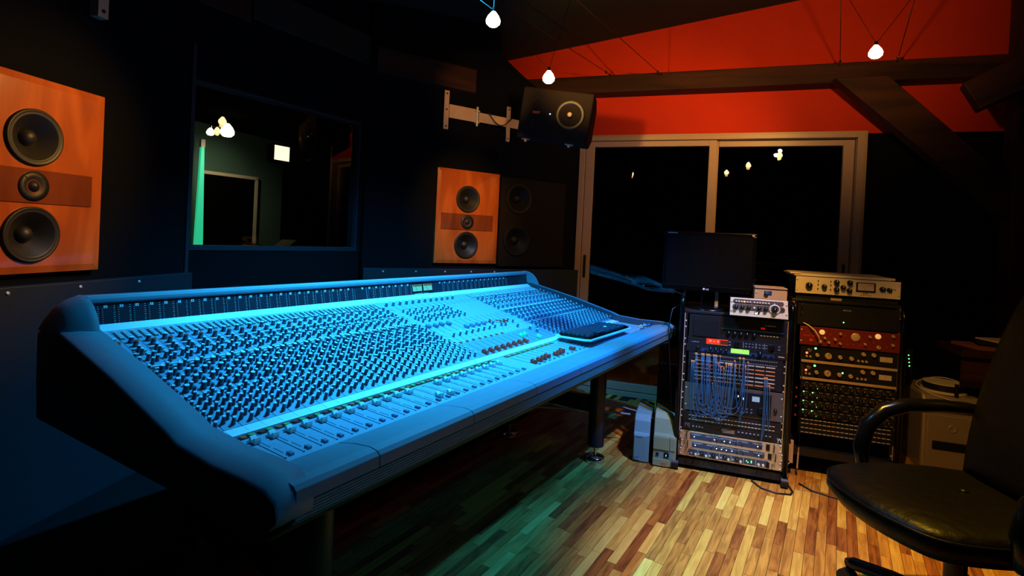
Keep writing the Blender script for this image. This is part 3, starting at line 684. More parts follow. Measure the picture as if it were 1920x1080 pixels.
for i, (u, v, m, nm, lb) in enumerate([(.11, .165, K['paper'], 'ear_plug', 'cream foam plugs heap on the console armrest beside the keyboard'), (.165, .172, mat('blue_foam', (.02, .25, .9), .6), 'ear_plug', 'bright blue foam plugs heap on the console armrest end')]):
    mb = MB()
    for k in range(9): a = random.uniform(0, 2 * PI); q = Vector((random.uniform(-.03, .03), random.uniform(-.012, .012), .004)); mb.cyl(q, q + Vector((.008 * math.cos(a), .008 * math.sin(a), random.uniform(0, .006))), .0045, .003, 8)
    o = mb.build(nm, m); o.location = CO.w(u + .84, -v - .005, .697); o.rotation_euler = (0, 0, R(58.2)); tag(o, lb, 'ear plugs', kind='stuff')
pts = [CO.w(.84 + .02 + i * .025, -.195 - .008 * math.sin(i * 1.3), .701 + .002 * (i % 2)) for i in range(10)]
tag(MB().tube(pts, .0022, 6).build('thin_cable', K['cblack']), 'thin black cable lying along the console armrest beside the blue plugs', 'cable')

# ------------------------------------------------------------------ wooden monitor speakers in the front walls
DIM = mat('dim_driver', (.0035, .003, .0028), .6, noise=(.2, 30), spec=.25)
def woofer(parent, x, z, r, y=-.001, nm='woofer', mm=None):
    w_ = MB()
    w_.lathe([(r, 0), (r * 1.0, .006), (r * .93, .009), (r * .90, .004), (r * .84, .009), (r * .78, .004)], (x, y, z), (0, -1, 0), 40, 0, True, False)
    w_.lathe([(r * .78, .004), (r * .30, -.03), (r * .28, -.032), (.0005, -.033)], (x, y, z), (0, -1, 0), 40, 1, True, False)
    o = w_.build(nm, [mm or K['rubber'], mm or K['cone']], parent)
    d = MB(); d.lathe([(r * .30, -.030), (r * .28, -.022), (r * .20, -.013), (r * .10, -.009), (.0005, -.008)], (x, y, z), (0, -1, 0), 24, 0, True, False); d.build('dust_cap', mm or K['cone'], o)
    return o
def disc_hole_plate(mb, x0, x1, z0, z1, holes, y0, y1, m=0): # flat panel with round holes, tiled in bands
    bands = sorted(holes, key=lambda h: h[1]); zc = z0; N = 40
    for i, (hx, hz, hr) in enumerate(bands):
        zt = z1 if i == len(bands) - 1 else (hz + hr + bands[i + 1][1] - bands[i + 1][2]) / 2
        # square ring around the hole
        ring = []; out = []
        for k in range(N):
            a = 2 * PI * k / N + PI / 4; c, s_ = math.cos(a), math.sin(a); ring.append((hx + hr * c, hz + hr * s_))
            ts = []
            if c > 1e-9: ts.append((x1 - hx) / c)
            if c < -1e-9: ts.append((x0 - hx) / c)
            if s_ > 1e-9: ts.append((zt - hz) / s_)
            if s_ < -1e-9: ts.append((zc - hz) / s_)
            t_ = min(ts); out.append([hx + t_ * c, hz + t_ * s_])
        for cx, cz in ((x0, zc), (x1, zc), (x0, zt), (x1, zt)):
            j = min(range(N), key=lambda k: (out[k][0] - cx) ** 2 + (out[k][1] - cz) ** 2); out[j] = [cx, cz]
        vs = [(x, y0, z) for x, z in ring] + [(x, y0, z) for x, z in out] + [(x, y1, z) for x, z in ring]
        fs = [(k, (k + 1) % N, (k + 1) % N + N, k + N) for k in range(N)] + [(k, k + 2 * N, (k + 1) % N + 2 * N, (k + 1) % N) for k in range(N)]
        mb.add(vs, fs, m); zc = zt
    mb.add([(x0, y0, z0), (x1, y0, z0), (x1, y1, z0), (x0, y1, z0), (x0, y0, z1), (x1, y0, z1), (x1, y1, z1), (x0, y1, z1)], [(0, 3, 2, 1), (4, 5, 6, 7), (1, 2, 6, 5), (3, 0, 4, 7)], m)
def wood_speaker(F, x0, label):
    t = thing('wooden_loudspeaker', label, 'loudspeaker', F.w(x0, -.03, .94), F.rz, 'cherry wood monitors in the front walls')
    W, H = .462, .607; cx = .222
    b = .022
    disc = [(cx, .120, .085), (cx, .420, .085)]
    p = MB(); disc_hole_plate(p, b, W - b, b, H - b, disc, .0, .03)
    p.build('baffle', K['cherry'], t)
    for pl, nm in (([(0, 0), (W, 0), (W - b, b), (b, b)], 'edge'), ([(0, H), (W, H), (W - b, H - b), (b, H - b)], 'edge'), ([(0, 0), (b, b), (b, H - b), (0, H)], 'edge'), ([(W, 0), (W - b, b), (W - b, H - b), (W, H)], 'edge')):
        n = len(pl); mb = MB(); vs = []
        for x, z in pl: vs.append((x, .006 if (x in (0, W) or z in (0, H)) else -.0, z))
        vs += [(x, .029, z) for x, z in pl]
        mb.add(vs, [tuple(range(n)), tuple(range(2 * n - 1, n - 1, -1))] + [(i, (i + 1) % n, (i + 1) % n + n, i + n) for i in range(n)]); mb.build('edge_trim', K['cherry'], t)
    MB().box(.035, W - .045, -.004, .0, .218, .322).build('centre_band', K['cherryd'], t, bev=.001)
    for x, z, r_ in disc: woofer(t, x, z, r_ + .002, -.001)
    tw = MB(); tw.lathe([(.046, 0), (.046, .003), (.03, .003), (.018, -.001)], (cx, -.004, .270), (0, -1, 0), 32, 0, True, False)
    tw.lathe([(.018, .000), (.013, .005), (.007, .009), (.0005, .0105)], (cx, -.004, .270), (0, -1, 0), 20, 0, True, False); tw = tw.build('tweeter', K['rubber'], t)
    for a in range(4): MB().lathe([(.0025, 0), (.0025, .001)], (cx + .036 * math.cos(PI / 4 + a * PI / 2), -.0072, .27 + .036 * math.sin(PI / 4 + a * PI / 2)), (0, -1, 0), 8).build('screw', K['steel'], tw)
wood_speaker(FRr, .452, 'orange cherry wood loudspeaker with three drivers in the middle of the picture')
wood_speaker(FL, -.908, 'orange cherry wood loudspeaker with three drivers cut by the left edge of the picture')
# black subwoofer panel
t = thing('subwoofer_cabinet', 'black subwoofer panel with two big dark drivers right of the middle wooden speaker', 'loudspeaker', FRr.w(.925, -.03, .925), 33.4)
p = MB(); disc_hole_plate(p, 0, .56, 0, .61, [(.145, .180, .105), (.150, .470, .105)], 0, .028); p.build('panel', K['spkr'], t)
for z, x in ((.18, .145), (.47, .15)): woofer(t, x, z, .108, mm=DIM)

# ------------------------------------------------------------------ small active monitor on the wall bracket
def mon_frame():
    tl, tr, br, bl = Vector((.004, 3.02, 1.99)), Vector((.405, 2.93, 1.92)), Vector((.382, 2.95, 1.655)), Vector((-.004, 3.04, 1.69))
    return tl, tr, br, bl
tl, tr, br, bl = mon_frame()
mo = thing('studio_monitor', 'black studio monitor with big round driver hung in the corner on a bracket', 'loudspeaker', (bl + br) / 2)
cen = (bl + br) / 2
fx = ((tr - tl) + (br - bl)).normalized(); fz = ((tl - bl) + (tr - br)); fz = (fz - fx * fz.dot(fx)).normalized(); fy = fz.cross(fx)
if fy.y < 0: fy = -fy
W2, H2, D2 = .40, .285, .26
mo.matrix_world = Matrix(((fx.x, fy.x, fz.x, cen.x), (fx.y, fy.y, fz.y, cen.y), (fx.z, fy.z, fz.z, cen.z), (0, 0, 0, 1)))
mb = MB(); mb.prismx([(0, 0), (0, H2), (.16, H2), (D2, H2 - .05), (D2, .05), (.16, 0)], -W2 / 2, W2 / 2); mb.build('cabinet', K['spkr'], mo, bev=.008)
o = woofer(mo, .085, .155, .080); o['label'] = 'dark glossy cone with shiny centre'
o2 = MB().lathe([(.013, -.004), (.010, .001), (.001, .002)], (.085, -.028, .155), (0, -1, 0), 16); o2.build('phase_plug', K['brass'], mo)
for z in (.215, .090):
    MB().lathe([(.022, 0), (.022, .003), (.018, .003), (.016, -.02), (.001, -.02)], (-.105 - (.215 - z) * .05, -.001, z), (0, -1, 0), 24, 0, True, False).build('bass_port', K['slot'], mo)
text('badge', 'TANNOY', .010, (-.128, -.001, .148), mo, K['orange'], bold=.0006)
MB().box(-.129, -.092, -.0015, 0, .143, .1445).build('badge_line', K['brass'], mo)
MB().lathe([(.0032, 0), (.0028, .002)], (-.028, -.001, .148), (0, -1, 0), 10).build('indicator', K['ledb'], mo)
for x in (-.15, .10):
    mb = MB(); mb.box(x - .022, x + .022, .02, .05, -.006, .0); mb.box(x - .006, x + .006, .02, .04, -.018, -.006); mb.build('mounting_foot', K['ltalu'], mo)
# bracket
br_ = thing('wall_bracket', 'pale metal hinged wall bracket holding the corner studio monitor', 'bracket', FRr.w(.47, 0, 1.79), 33.4)
def pl(name, x0, x1, z0, z1, y0, y1): return MB().box(x0, x1, y0, y1, z0, z1).build(name, K['ltalu'], br_, bev=.001)
pa = pl('wall_plate', 0, .034, 0, .245, -.036, -.030)
for z in (.02, .125, .225): MB().lathe([(.006, 0), (.006, .003)], (.017, -.036, z), (0, -1, 0), 10).build('bolt', K['steel'], pa)
MB().box(.034, .235, -.042, -.036, .075, .160).build('arm', K['ltalu'], br_, bev=.001)
pn = MB(); pn.cyl((.235, -.045, .050), (.235, -.045, .175), .008, n=14); pn.lathe([(.018, 0), (.018, .008)], (.235, -.045, .068), (0, 0, 1), 16); pn.lathe([(.018, 0), (.018, .008)], (.235, -.045, .142), (0, 0, 1), 16); pn.build('hinge_pin', K['alu'], br_)
MB().box(.245, .56, -.052, -.046, .078, .140).build('arm', K['ltalu'], br_, bev=.001)
pb = pl('rear_plate', .455, .485, -.02, .215, -.060, -.054)
for z in (.0, .195): MB().lathe([(.005, 0), (.005, .003)], (.470, -.060, z), (0, -1, 0), 10).build('bolt', K['steel'], pb)
pts = [(.30 + .2 * i / 12, -.075, .15 - .075 * math.sin(PI * i / 12)) for i in range(13)]
MB().tube(pts, .0035, 6).build('cable', K['cblack'], br_)
# the matching bracket at the top left
t = thing('wall_bracket', 'pale metal bracket end hanging at the top edge left of the window', 'bracket', FL.w(-.497, -.03, 1.815), 82)
MB().box(0, .040, -.006, .028, 0, .25).build('wall_plate', K['ltalu'], t, bev=.001); MB().lathe([(.007, 0), (.007, .003)], (.020, -.006, .022), (0, -1, 0), 12).build('bolt', K['steel'], t)

# ------------------------------------------------------------------ cable lamps
WB_ = mat('soft_hot_bulb', (1, .9, .7), .5, emit=(1.0, .82, .5), es=7)
def lamp(name, label, p, ups, key):
    t = thing('cable_lamp', label, 'lamp', p, 0, None)
    b = MB(); b.lathe([(.0005, -.030), (.016, -.028), (.026, -.018), (.027, -.006), (.021, .008), (.012, .020), (.006, .027)], (0, 0, 0), (0, 0, 1), 18, 0, True, False); b.build('bulb', WB_ if key == 'W' else K['bulb'], t)
    MB().cyl((0, 0, .026), (0, 0, .042), .007, n=12).build('socket', K['chrome'], t)
    for q in ups:
        d = Vector(q) - Vector(p); MB().cyl((0, 0, .032), d, .0012, n=6).build('hanging_wire', K['steel'], t)
    return t
RA = [(Vector((.652, 3.843, 2.323)), Vector((-.142, 2.665, 2.30))), (Vector((.985, 3.729, 2.307)), Vector((.300, 2.68, 2.30))),
      (Vector((2.017, 3.378, 2.309)), Vector((1.478, 2.494, 2.30))), (Vector((2.306, 3.28, 2.314)), Vector((1.795, 2.46, 2.30)))]
def on_rail(i, t): a, b = RA[i]; return a + (b - a) * t
LBL = {'A': ('bright bare lamp on wires nearest the top left of the ceiling cables', [on_rail(0, 1.55), on_rail(1, 1.6)]),
       'B': ('bright bare lamp on wires just above the corner studio monitor', [on_rail(0, 1.15), on_rail(1, 1.1)]),
       'C': ('bright bare lamp on wires in front of the red wall at the right', [on_rail(2, 1.15), on_rail(3, 1.1)]),
       'D': ('bare lamp on wires above the frame, mirrored in the right glass', [on_rail(2, 1.8), on_rail(2, 1.7)]),
       'E': ('bare lamp on wires above the camera, mirrored in the glass door', [on_rail(2, 2.4), on_rail(2, 2.3)])}
for k, p in LAMPS:
    lb, ups = LBL[k]; lamp(k, lb, p, ups, k)
    point('halogen_light', (p[0], p[1], p[2] - .035), LP[k], WARM, .018)
rl = ['first thin cable from the beam towards the upper left', 'second thin cable from the beam, right of the corner monitor', 'third thin cable on the beam, left of the right hand lamp', 'fourth thin cable on the beam, right of the right hand lamp']
for i in range(4):
    a, b = RA[i]; t = thing('ceiling_cable', rl[i], 'cable', a, 0)
    MB().tube([(0, 0, 0), (b - a) * 3.0], .0022, 6).build('cable', K['steel'], t)
    d = (b - a).normalized(); MB().cyl(d * .06, d * .085, .008, n=10).build('tensioner', K['chrome'], t)
    MB().cyl((0, 0, 0), d * .03, .006, n=8).build('anchor_hook', K['steel'], t)
# lamp in the next room
pw = FM.w(1.30, 2.0, 1.915)
lamp('W', 'very bright lamp seen through the control room window', pw, [pw + Vector((0, 0, .09))], 'W').scale = (2.0, 2.0, 2.0)
spot('next_room_light', pw - Vector((0, 0, .10)), FM.w(1.45, 2.6, 1.3), 9, (1.0, .9, .6), 110, 1.0, .04)
pw2 = FM.w(1.16, 2.0, 1.875)
lamp('W2', 'ghost image left of the brightest lamp behind the window, built as a smaller lamp', pw2, [pw2 + Vector((0, 0, .09))], 'W').scale = (1.1, 1.1, 1.1)  # ghost of the bright lamp, added as a second glowing bulb

# ------------------------------------------------------------------ equipment racks
YB = (0, -1, 0)
def screw_mesh(r=.0045): return MB().lathe([(r, 0), (r, .001), (r * .5, .0025)], (0, 0, 0), YB, 8).mesh('screw', [K['alu']])
SCR = screw_mesh()
def rack(F, name, label, w_, z0, z1, top, ztop_pipe):
    t = thing('equipment_rack', label, 'rack', F.w(0, 0, 0), F.rz)
    dpt = .46
    for x in (0, w_):
        sgn = -1 if x == 0 else 1
        pts = [(x + sgn * .012, -.02, .05), (x + sgn * .012, -.02, ztop_pipe - .05)] + [(x + sgn * .012, -.02 + .055 * (1 - math.cos(a)), ztop_pipe - .05 + .05 * math.sin(a)) for a in (PI / 8, PI / 4, 3 * PI / 8, PI / 2)] + [(x + sgn * .012, .12, ztop_pipe), (x + sgn * .012, dpt - .05, ztop_pipe), (x + sgn * .012, dpt, ztop_pipe - .05), (x + sgn * .012, dpt, .05)]
        MB().tube(pts, .0125, 12).build('tube_post', K['blackpl'], t)
        MB().box(min(x, x + sgn * .006), max(x, x + sgn * .006), .0, dpt, z0 - .02, z1).build('side_plate', K['black'], t)
        MB().box(x if sgn < 0 else x - .016, x + .016 if sgn < 0 else x, -.002, .0, z0, z1).build('rack_rail', K['steel'], t)
        MB().box(x + .001 if sgn < 0 else x - .004, x + .004 if sgn < 0 else x - .001, -.006, -.002, z0, z1).build('rail_edge', K['whitep'] if sgn < 0 else K['brass'], t)
        for i in range(int((z1 - z0) / .030)):
            if (i * 7 + name) % 3: inst('screw', SCR, t, (x + (.008 if sgn < 0 else -.008), -.004, z0 + .02 + i * .030))
    MB().box(-.006, w_ + .006, .0, dpt, z1, z1 + .014).build('top_plate', K['rackb'], t, bev=.002)
    MB().box(.0, w_, -.004, dpt, z0 - .045, z0 - .008).build('base_tray', K['rackb'], t, bev=.002)
    MB().box(-.02, .0, -.03, dpt + .02, .022, .055).build('foot_bar', K['blackpl'], t, bev=.008)
    MB().box(w_, w_ + .02, -.03, dpt + .02, .022, .055).build('foot_bar', K['blackpl'], t, bev=.008)
    for x in (-.012, w_ + .012):
        for y in (-.02, dpt):
            MB().cyl((x - .016, y, .024), (x + .016, y, .024), .024, n=20).build('caster', K['rubber'], t)
    return t
rack(R1, 1, 'left black equipment rack with patch bay and blue cables beside the console', .472, .066, .785, 0, .872)
rack(R2, 2, 'right black equipment rack with dark red unit, behind the leather chair', .462, .135, .868, 0, .868)

def unit(F, name, label, z0, z1, m, x0=.016, x1=.456, dep=.26, y=-.004, cat='rack unit', ears=None, group=None):
    t = thing(name, label, cat, F.w(x0, y, z0), F.rz, group)
    t['w'] = x1 - x0; W, H = x1 - x0, z1 - z0
    fp = MB().box(0, W, -.004, .0, .0008, H - .0008).build('front_plate', m, t, bev=.0008)
    MB().box(.012, W - .012, .0, dep, .002, H - .002).build('chassis', K['rackb'], t)
    if ears is not None:
        for x in (.007, W - .007):
            for z in ((H * .2, H * .8) if H > .03 else (H * .5,)): inst('screw', SCR, t, (x, -.004, z))
    del t['w']
    return t, W, H
RK = mat('rack_knob_black', (.004, .004, .004), .35)
def kn(t, x, z, r=.007, h=.010, m=None, top=None, n=16, nm='knob', line=True, lb=None):
    m = RK if m in (None, K['knob']) else m
    mb = MB(); mb.lathe([(r, 0), (r * .95, h * .8), (r * .8, h)], (x, -.004, z), YB, n, 0)
    if line: mb.box(x - r * .08, x + r * .08, -.0046 - h, -.004 - h * .9, z, z + r * .85, 1)
    return mb.build(nm, [m, top or K['ink']], t, label=lb)
def rowbox(t, nm, xs, z, w_, h_, m, d=.0015, kind=None, lb=None):
    mb = MB()
    for x in xs: mb.box(x - w_ / 2, x + w_ / 2, -.004 - d, -.004, z - h_ / 2, z + h_ / 2)
    return mb.build(nm, m, t, kind=kind, label=lb)
def led(t, x, z, m, r=.0024, nm='led'): return MB().lathe([(r, 0), (r * .7, .0015), (.0003, .002)], (x, -.0042, z), YB, 10).build(nm, m, t)
def lin(a, b, n): return [a + (b - a) * i / (n - 1) for i in range(n)]
def rtext(t, nm, s, size, x, z, m=None, align='LEFT', bold=0): return text(nm, s, size, (x, -.0043, z), t, m or K['ink'], align=align, bold=bold)
def handle(t, x, z0, z1, m=None):
    MB().tube([(x, -.004, z0), (x, -.018, z0 + .002), (x, -.020, z0 + .006), (x, -.020, z1 - .006), (x, -.018, z1 - .002), (x, -.004, z1)], .0022, 8).build('handle', m or K['chrome'], t)

# left rack, from the top down (x in R1 minus .016)
o_ = .016
t, W, H = unit(R1, 'audio_processor', 'top unit of the left rack, black with red window and floppy slot', .672, .782, K['rackb'], x0=.024, x1=.466)
o_ = .024; zz = .672
MB().box(.02, .135, -.008, -.004, .004, .085).build('left_bay', K['black'], t)
rowbox(t, 'display_window', [.23 + .01], .062, .16, .012, mat('brown_window', (.06, .025, .012), .3))
rowbox(t, 'red_window', [.361 - o_], .069, .018, .009, mat('dim_red', (.3, .01, .005), .4, emit=(.5, .01, .005), es=.6))
rtext(t, 'maker_name', 't.c. electronic', .0085, .345, .082, K['cream'], bold=.0002); rtext(t, 'model_line', 'A-DAT  digital audio recorder', .006, .030, .078)
rowbox(t, 'key_pad', lin(.05, .075, 3), .064, .005, .004, K['btn']); rowbox(t, 'key_pad', lin(.05, .075, 3), .056, .005, .004, K['btn']); rowbox(t, 'pale_key', [.035], .066, .014, .005, K['btnbl'])
rowbox(t, 'floppy_slot', [.08], .034, .09, .004, K['slot']); rowbox(t, 'blue_label', [.107], .027, .04, .004, mat('blue_label', (.08, .3, .6), .5))
rowbox(t, 'divider_line', [.29], .053, .28, .0012, K['alu'])
for x in (.209, .237, .265, .292, .324): kn(t, x - o_, .034, .010, .012)
for i, x in enumerate(lin(.355, .425, 6)): rowbox(t, 'button', [x - o_ + .0], .034, .008, .003, K['btn'])
t, W, H = unit(R1, 'reverb_processor', 'black effects unit with glowing red display in the left rack', .634, .672, K['rackb'], x0=.02, x1=.468)
rowbox(t, 'display', [.138], .021, .100, .026, K['lcdr'], .002); rowbox(t, 'display_edge', [.170], .0205, .036, .020, mat('dim_display', (.12, .03, .01), .4), .0024); rowbox(t, 'display_foot', [.138], .0065, .100, .004, mat('green_dim', (.05, .10, .05), .4), .0026)
rtext(t, 'display_digits', '32  --   8', .013, .100, .019, K['cream'], bold=.0003).location.y = -.0066
rtext(t, 'maker_name', 't.c. electronic', .0065, .018, .010)
kn(t, .23, .021, .013, .010, line=False); kn(t, .383, .020, .013, .010, line=False)
for j in (.012, .026): rowbox(t, 'button', lin(.27, .36, 7), j, .008, .004, K['btnbl']); rowbox(t, 'button', [.196, .416], j, .009, .005, K['btnbl'])
rowbox(t, 'divider', [.258, .314, .352, .376], .019, .0016, .028, K['alu'])
t, W, H = unit(R1, 'reverb_processor', 'unit with bright green display and blue stripe in the left rack', .596, .634, K['rackb'], x0=.016, x1=.470)
rowbox(t, 'blue_stripe', [.235], .014, .330, .016, K['bluep'], .0006); rowbox(t, 'display', [.248], .023, .082, .021, K['lcdg'], .002)
mb = MB()
for x, z in ((.258, .028), (.262, .026), (.273, .027), (.282, .025), (.292, .024)): mb.box(x, x + .004, -.0068, -.006, z, z + .0012)
mb.build('display_marks', K['slot'], t)
for x in (.129, .153, .177, .201): kn(t, x - .016, .022, .009, .010)
kn(t, .053, .025, .007, .010); kn(t, .337, .023, .011, .012); rtext(t, 'maker_name', 'lexicon', .009, .418, .014, K['whitep'], bold=.0004)
rowbox(t, 'button', [.092, .308, .308, .362, .388], .012, .013, .007, K['black'], .002)
# patch bay: six jack rows
RZ = [(.578, .592, 0), (.560, .576, 0), (.545, .559, 1), (.529, .543, 1), (.513, .527, 1), (.497, .511, 1), (.481, .495, 1), (.465, .479, 1), (.449, .463, 1)]
pbs = []
for i in range(4):
    z1 = .594 - i * .0375; z0 = z1 - .0375
    t, W, H = unit(R1, 'patch_bay', ['topmost black jack patch bay with orange plugs in the left rack', 'second patch bay down with pale lettered strips in the left rack', 'third patch bay down with orange lettered strips in the left rack', 'lowest patch bay of the left rack, above the brown grey unit'][i], z0, z1, K['rackb'], x0=.028, x1=.455, group='patch bays of the left rack')
    pbs.append((t, z0))
    for j in (.009, .0275):
        hb = MB()
        for x in lin(.028, .40, 48): hb.lathe([(.0024, 0), (.0022, .0012), (.0012, .0012)], (x, -.004, j), YB, 6, 0, False)
        hb.build('jack_row', K['steel'] if i else K['alu'], t, kind='stuff')
        if i: rowbox(t, 'label_strip', lin(.052, .375, 8), j + .0088, .040, .0052, K['rorange'] if (i + (j > .02)) % 2 else K['whitep'], .0006)
t, W, H = unit(R1, 'effects_processor', 'brown grey effects unit behind hanging blue cables in the left rack', .300, .440, K['rackg'], x0=.018, x1=.466, ears=1)
o_ = .018
MB().box(.226, .395, -.010, -.004, .015, .125).build('black_module', K['black'], t, bev=.002)
rowbox(t, 'display', [.345 - o_ + .0], .098, .032, .024, K['lcdb'], .007)
mb = MB()
for i in range(6):
    for j in range(4): mb.box(.3135 + i * .005, .3165 + i * .005, -.0118, -.011, .088 + j * .006, .0915 + j * .006)
mb.build('display_marks', K['bluep'], t)
rtext(t, 'digits', '15', .014, .262, .088, K['ledw']).location.y = -.0105; rtext(t, 'digits', '2', .012, .245, .098, K['ledw']).location.y = -.0105
kn(t, .352, .045, .018, .014, line=False); kn(t, .415, .055, .008, .01)
for z in (.03, .055, .08): rowbox(t, 'button', lin(.05, .19, 6), z, .009, .007, K['blackpl'])
for z in (.03, .045): rowbox(t, 'button', lin(.25, .31, 4), z, .008, .005, K['btnbl'], .0065)
t, W, H = unit(R1, 'patch_bay', 'black patch bay with rows of small pale labels below the blue cables', .244, .296, K['rackb'], x0=.018, x1=.462)
for z in (.012, .032): rowbox(t, 'label_row', lin(.03, .41, 26), z, .011, .0035, K['whitep'], .0006)
t, W, H = unit(R1, 'limiter', 'black unit with pale grey window and W mark in the left rack', .200, .243, K['rackb'], x0=.016, x1=.458)
rowbox(t, 'display', [.213], .021, .058, .018, mat('grey_window', (.22, .15, .10), .4)); rowbox(t, 'blue_square', [.022], .024, .022, .020, K['btnbl']); kn(t, .022, .024, .008, .006)
rtext(t, 'maker_logo', 'W', .020, .430, .010, K['ink'], bold=.0004); rtext(t, 'maker_logo', 'w', .010, .431, .002, K['ink'])
for x in (.05, .066, .08, .093): MB().lathe([(.004, 0), (.003, .002)], (x, -.004, .022), YB, 10).build('small_knob', K['alu'], t)
rowbox(t, 'button', lin(.26, .40, 9), .026, .007, .003, K['ink']); rowbox(t, 'button', lin(.26, .40, 9), .014, .009, .007, K['black'])
for i, (z0, z1, sh, lb) in enumerate([(.152, .198, 0, 'upper of two tan framed glassy units near the foot of the left rack'), (.112, .154, .010, 'lower of two tan framed glassy units near the foot of the left rack')]):
    t, W, H = unit(R1, 'microphone_preamp', lb, z0, z1, K['goldp'], x0=.004 if not i else .010, x1=.470 if not i else .478, y=-.008, ears=1, group='tan framed units')
    rowbox(t, 'glass_panel', [.215 + sh * .5], H / 2, .330, H * .66, K['dglass'], .001)
    rowbox(t, 'print_line', lin(.08, .36, 5), H * .70, .05, .0012, K['ink'], .0013); rowbox(t, 'print_line', lin(.08, .36, 6), H * .62, .03, .001, K['ink'], .0013)
    for x in ([.07, .165, .21, .236, .36] if not i else [.07, .17, .193, .215, .24, .36]): led(t, x, H * .42, K['ledw'], .0028)
    for x in (.145, .175, .197, .22, .262, .29, .372): MB().lathe([(.0035, 0), (.003, .003)], (x, -.005, H * .34), YB, 10).build('small_knob', K['steel'], t)
    rowbox(t, 'power_switch', [.404 + sh * .4], H / 2, .016, H * .62, K['black'], .003); rowbox(t, 'divider', [.398 + sh * .4, .16, .27], H * .6, .0016, H * .3, K['goldp'], .002)
    handle(t, .034, .006, H - .006, K['steel']); handle(t, W - .036, .006, H - .006, K['steel'])
t, W, H = unit(R1, 'equalizer', 'lowest unit of the left rack with tan knobs and green lights', .070, .112, K['goldp'], x0=.006, x1=.472, y=-.008, ears=1)
rowbox(t, 'dark_panel', [.225], H / 2 + .002, .360, H * .72, K['dglass'], .001); rowbox(t, 'divider', [.088, .137, .188, .242, .298, .352], H / 2, .0022, H * .74, K['goldp'], .0025)
for x in (.107, .16, .213, .268): kn(t, x, .025, .009, .012, K['knob'], K['brass'])
for x in (.078, .127, .178, .230, .285, .365, .385): kn(t, x, .016, .006, .012, K['whitep'])
for x in (.058, .093, .144, .196, .250): MB().lathe([(.0045, 0), (.0045, .001), (.003, .001)], (x, -.005, .018), YB, 12).build('jack', K['alu'], t)
for x, z in ((.312, .024), (.318, .018), (.333, .026), (.333, .019)): led(t, x, z, K['ledg'], .0028)
rowbox(t, 'power_switch', [.405], H / 2, .014, H * .62, K['black'], .003); handle(t, .044, .006, H - .006); handle(t, W - .042, .006, H - .006)

ORD = 'first second third fourth fifth sixth seventh eighth ninth tenth eleventh twelfth thirteenth fourteenth'.split()
# blue patch cables: plugs at the bays, loops hanging below
def pcable(x0, z0, x1, z1, zl, m, lab, grp, plug=K['rorange'], bulge=.0, y0=-.03):
    t = thing('patch_cable', lab, 'cable', R1.w(x0, -.008, z0), R1.rz, grp)
    dx = x1 - x0; n = 28; pts = []
    D_ = z0 - zl; yo = y_off(); ph = random.uniform(-.012, .012)
    for i in range(n + 1):
        u = i / n; e = abs(2 * u - 1); q = 1 - e ** 3.2
        su = (1 - math.cos(PI * u)) / 2
        pts.append((dx * (.55 * su + .45 * u) + ph * math.sin(PI * u), -.014 - (.020 + yo) * min(1, q * 1.6), -D_ * q * (1.0 if u < .5 else 1.0) + (z1 - z0) * (0 if u < .5 else (2 * u - 1) ** 3.2)))
    MB().tube(pts, .0017, 6).build('cable', m, t)
    for q in ((0, 0), (dx, z1 - z0)):
        mb = MB(); mb.cyl((q[0], -.0, q[1]), (q[0], -.016, q[1] - .001), .0034, n=8); mb.build('plug', plug, t)
def y_off(): return random.uniform(0, .012)
random.seed(11)
top_x = [.062, .067, .090, .095, .100, .113, .118, .123, .128, .144, .149, .154, .159, .175]
for i, x in enumerate(top_x):
    x1 = [.150, .215, .180, .225, .190, .236, .200, .244, .285, .262, .300, .250, .268, .312][i]
    zl = [.345, .300, .325, .285, .335, .29, .31, .28, .33, .30, .345, .315, .295, .32][i]
    pcable(x, .588, x1 - .02, random.choice((.549, .530)), zl, K['cblue'], '%s blue patch cable from the left among those hanging from the top jack row' % ORD[i], 'blue patch cables on the left rack')
for i, x in enumerate([.044, .050, .056, .062]):
    pcable(x, .549, x + .05 + i * .02, .47 - .01 * i, .275 + .01 * i, K['cblue'], '%s blue cable from the left in the lower plug row at the bay end' % ORD[i], 'blue cables at the left end of the bay', plug=K['rorange'])
for i, x in enumerate([.262, .268, .279, .284]):
    pcable(x, .588, x - .05 + .02 * i, .50, random.uniform(.27, .33), K['cblack'] if i < 2 else K['cblue'], '%s patch cable from the left in the cluster right of the big blue bundle' % ORD[i], 'patch cables in the middle of the bay')
pcable(.302, .572, .243, .572, .33, K['cblue'], 'blue patch cable with both orange plugs in the second jack row', 'patch cables in the middle of the bay')
for i in range(3): pcable(.378 + i * .006, .505, .385 + i * .008, .470, .215 + .03 * i, K['cblue'], '%s of three blue patch cables hanging alone at the right of the patch bay' % ('leftmost', 'middle one', 'rightmost')[i], 'patch cables at the right end of the bay')

# on top of the left rack
t = thing('monitor_controller', 'cream desktop unit with black knobs and large ringed dial on the left rack', 'audio unit', R1.w(.206, -.06, .800), R1.rz)
W, H = .254, .086
MB().prismy([(0, 0), (W, 0), (W - .006, H), (.0, H)], -.004, 0).build('front_plate', K['cream'], t, bev=.001)
MB().box(.004, W - .006, 0, .17, .002, H - .004).build('case', K['blackpl'], t)
def capsule(x0, x1, z0, z1):
    r = (z1 - z0) / 2; zc = (z0 + z1) / 2; pts = [(x1 - r + r * math.cos(a), zc + r * math.sin(a)) for a in lin(-PI / 2, PI / 2, 9)] + [(x0 + r + r * math.cos(a), zc + r * math.sin(a)) for a in lin(PI / 2, 3 * PI / 2, 9)]
    return MB().prismy(pts, -.006, -.004)
capsule(.012, .232, .060, .080).build('dark_band', K['rackg'], t); capsule(.010, .238, .030, .056).build('dark_band', K['rackg'], t)
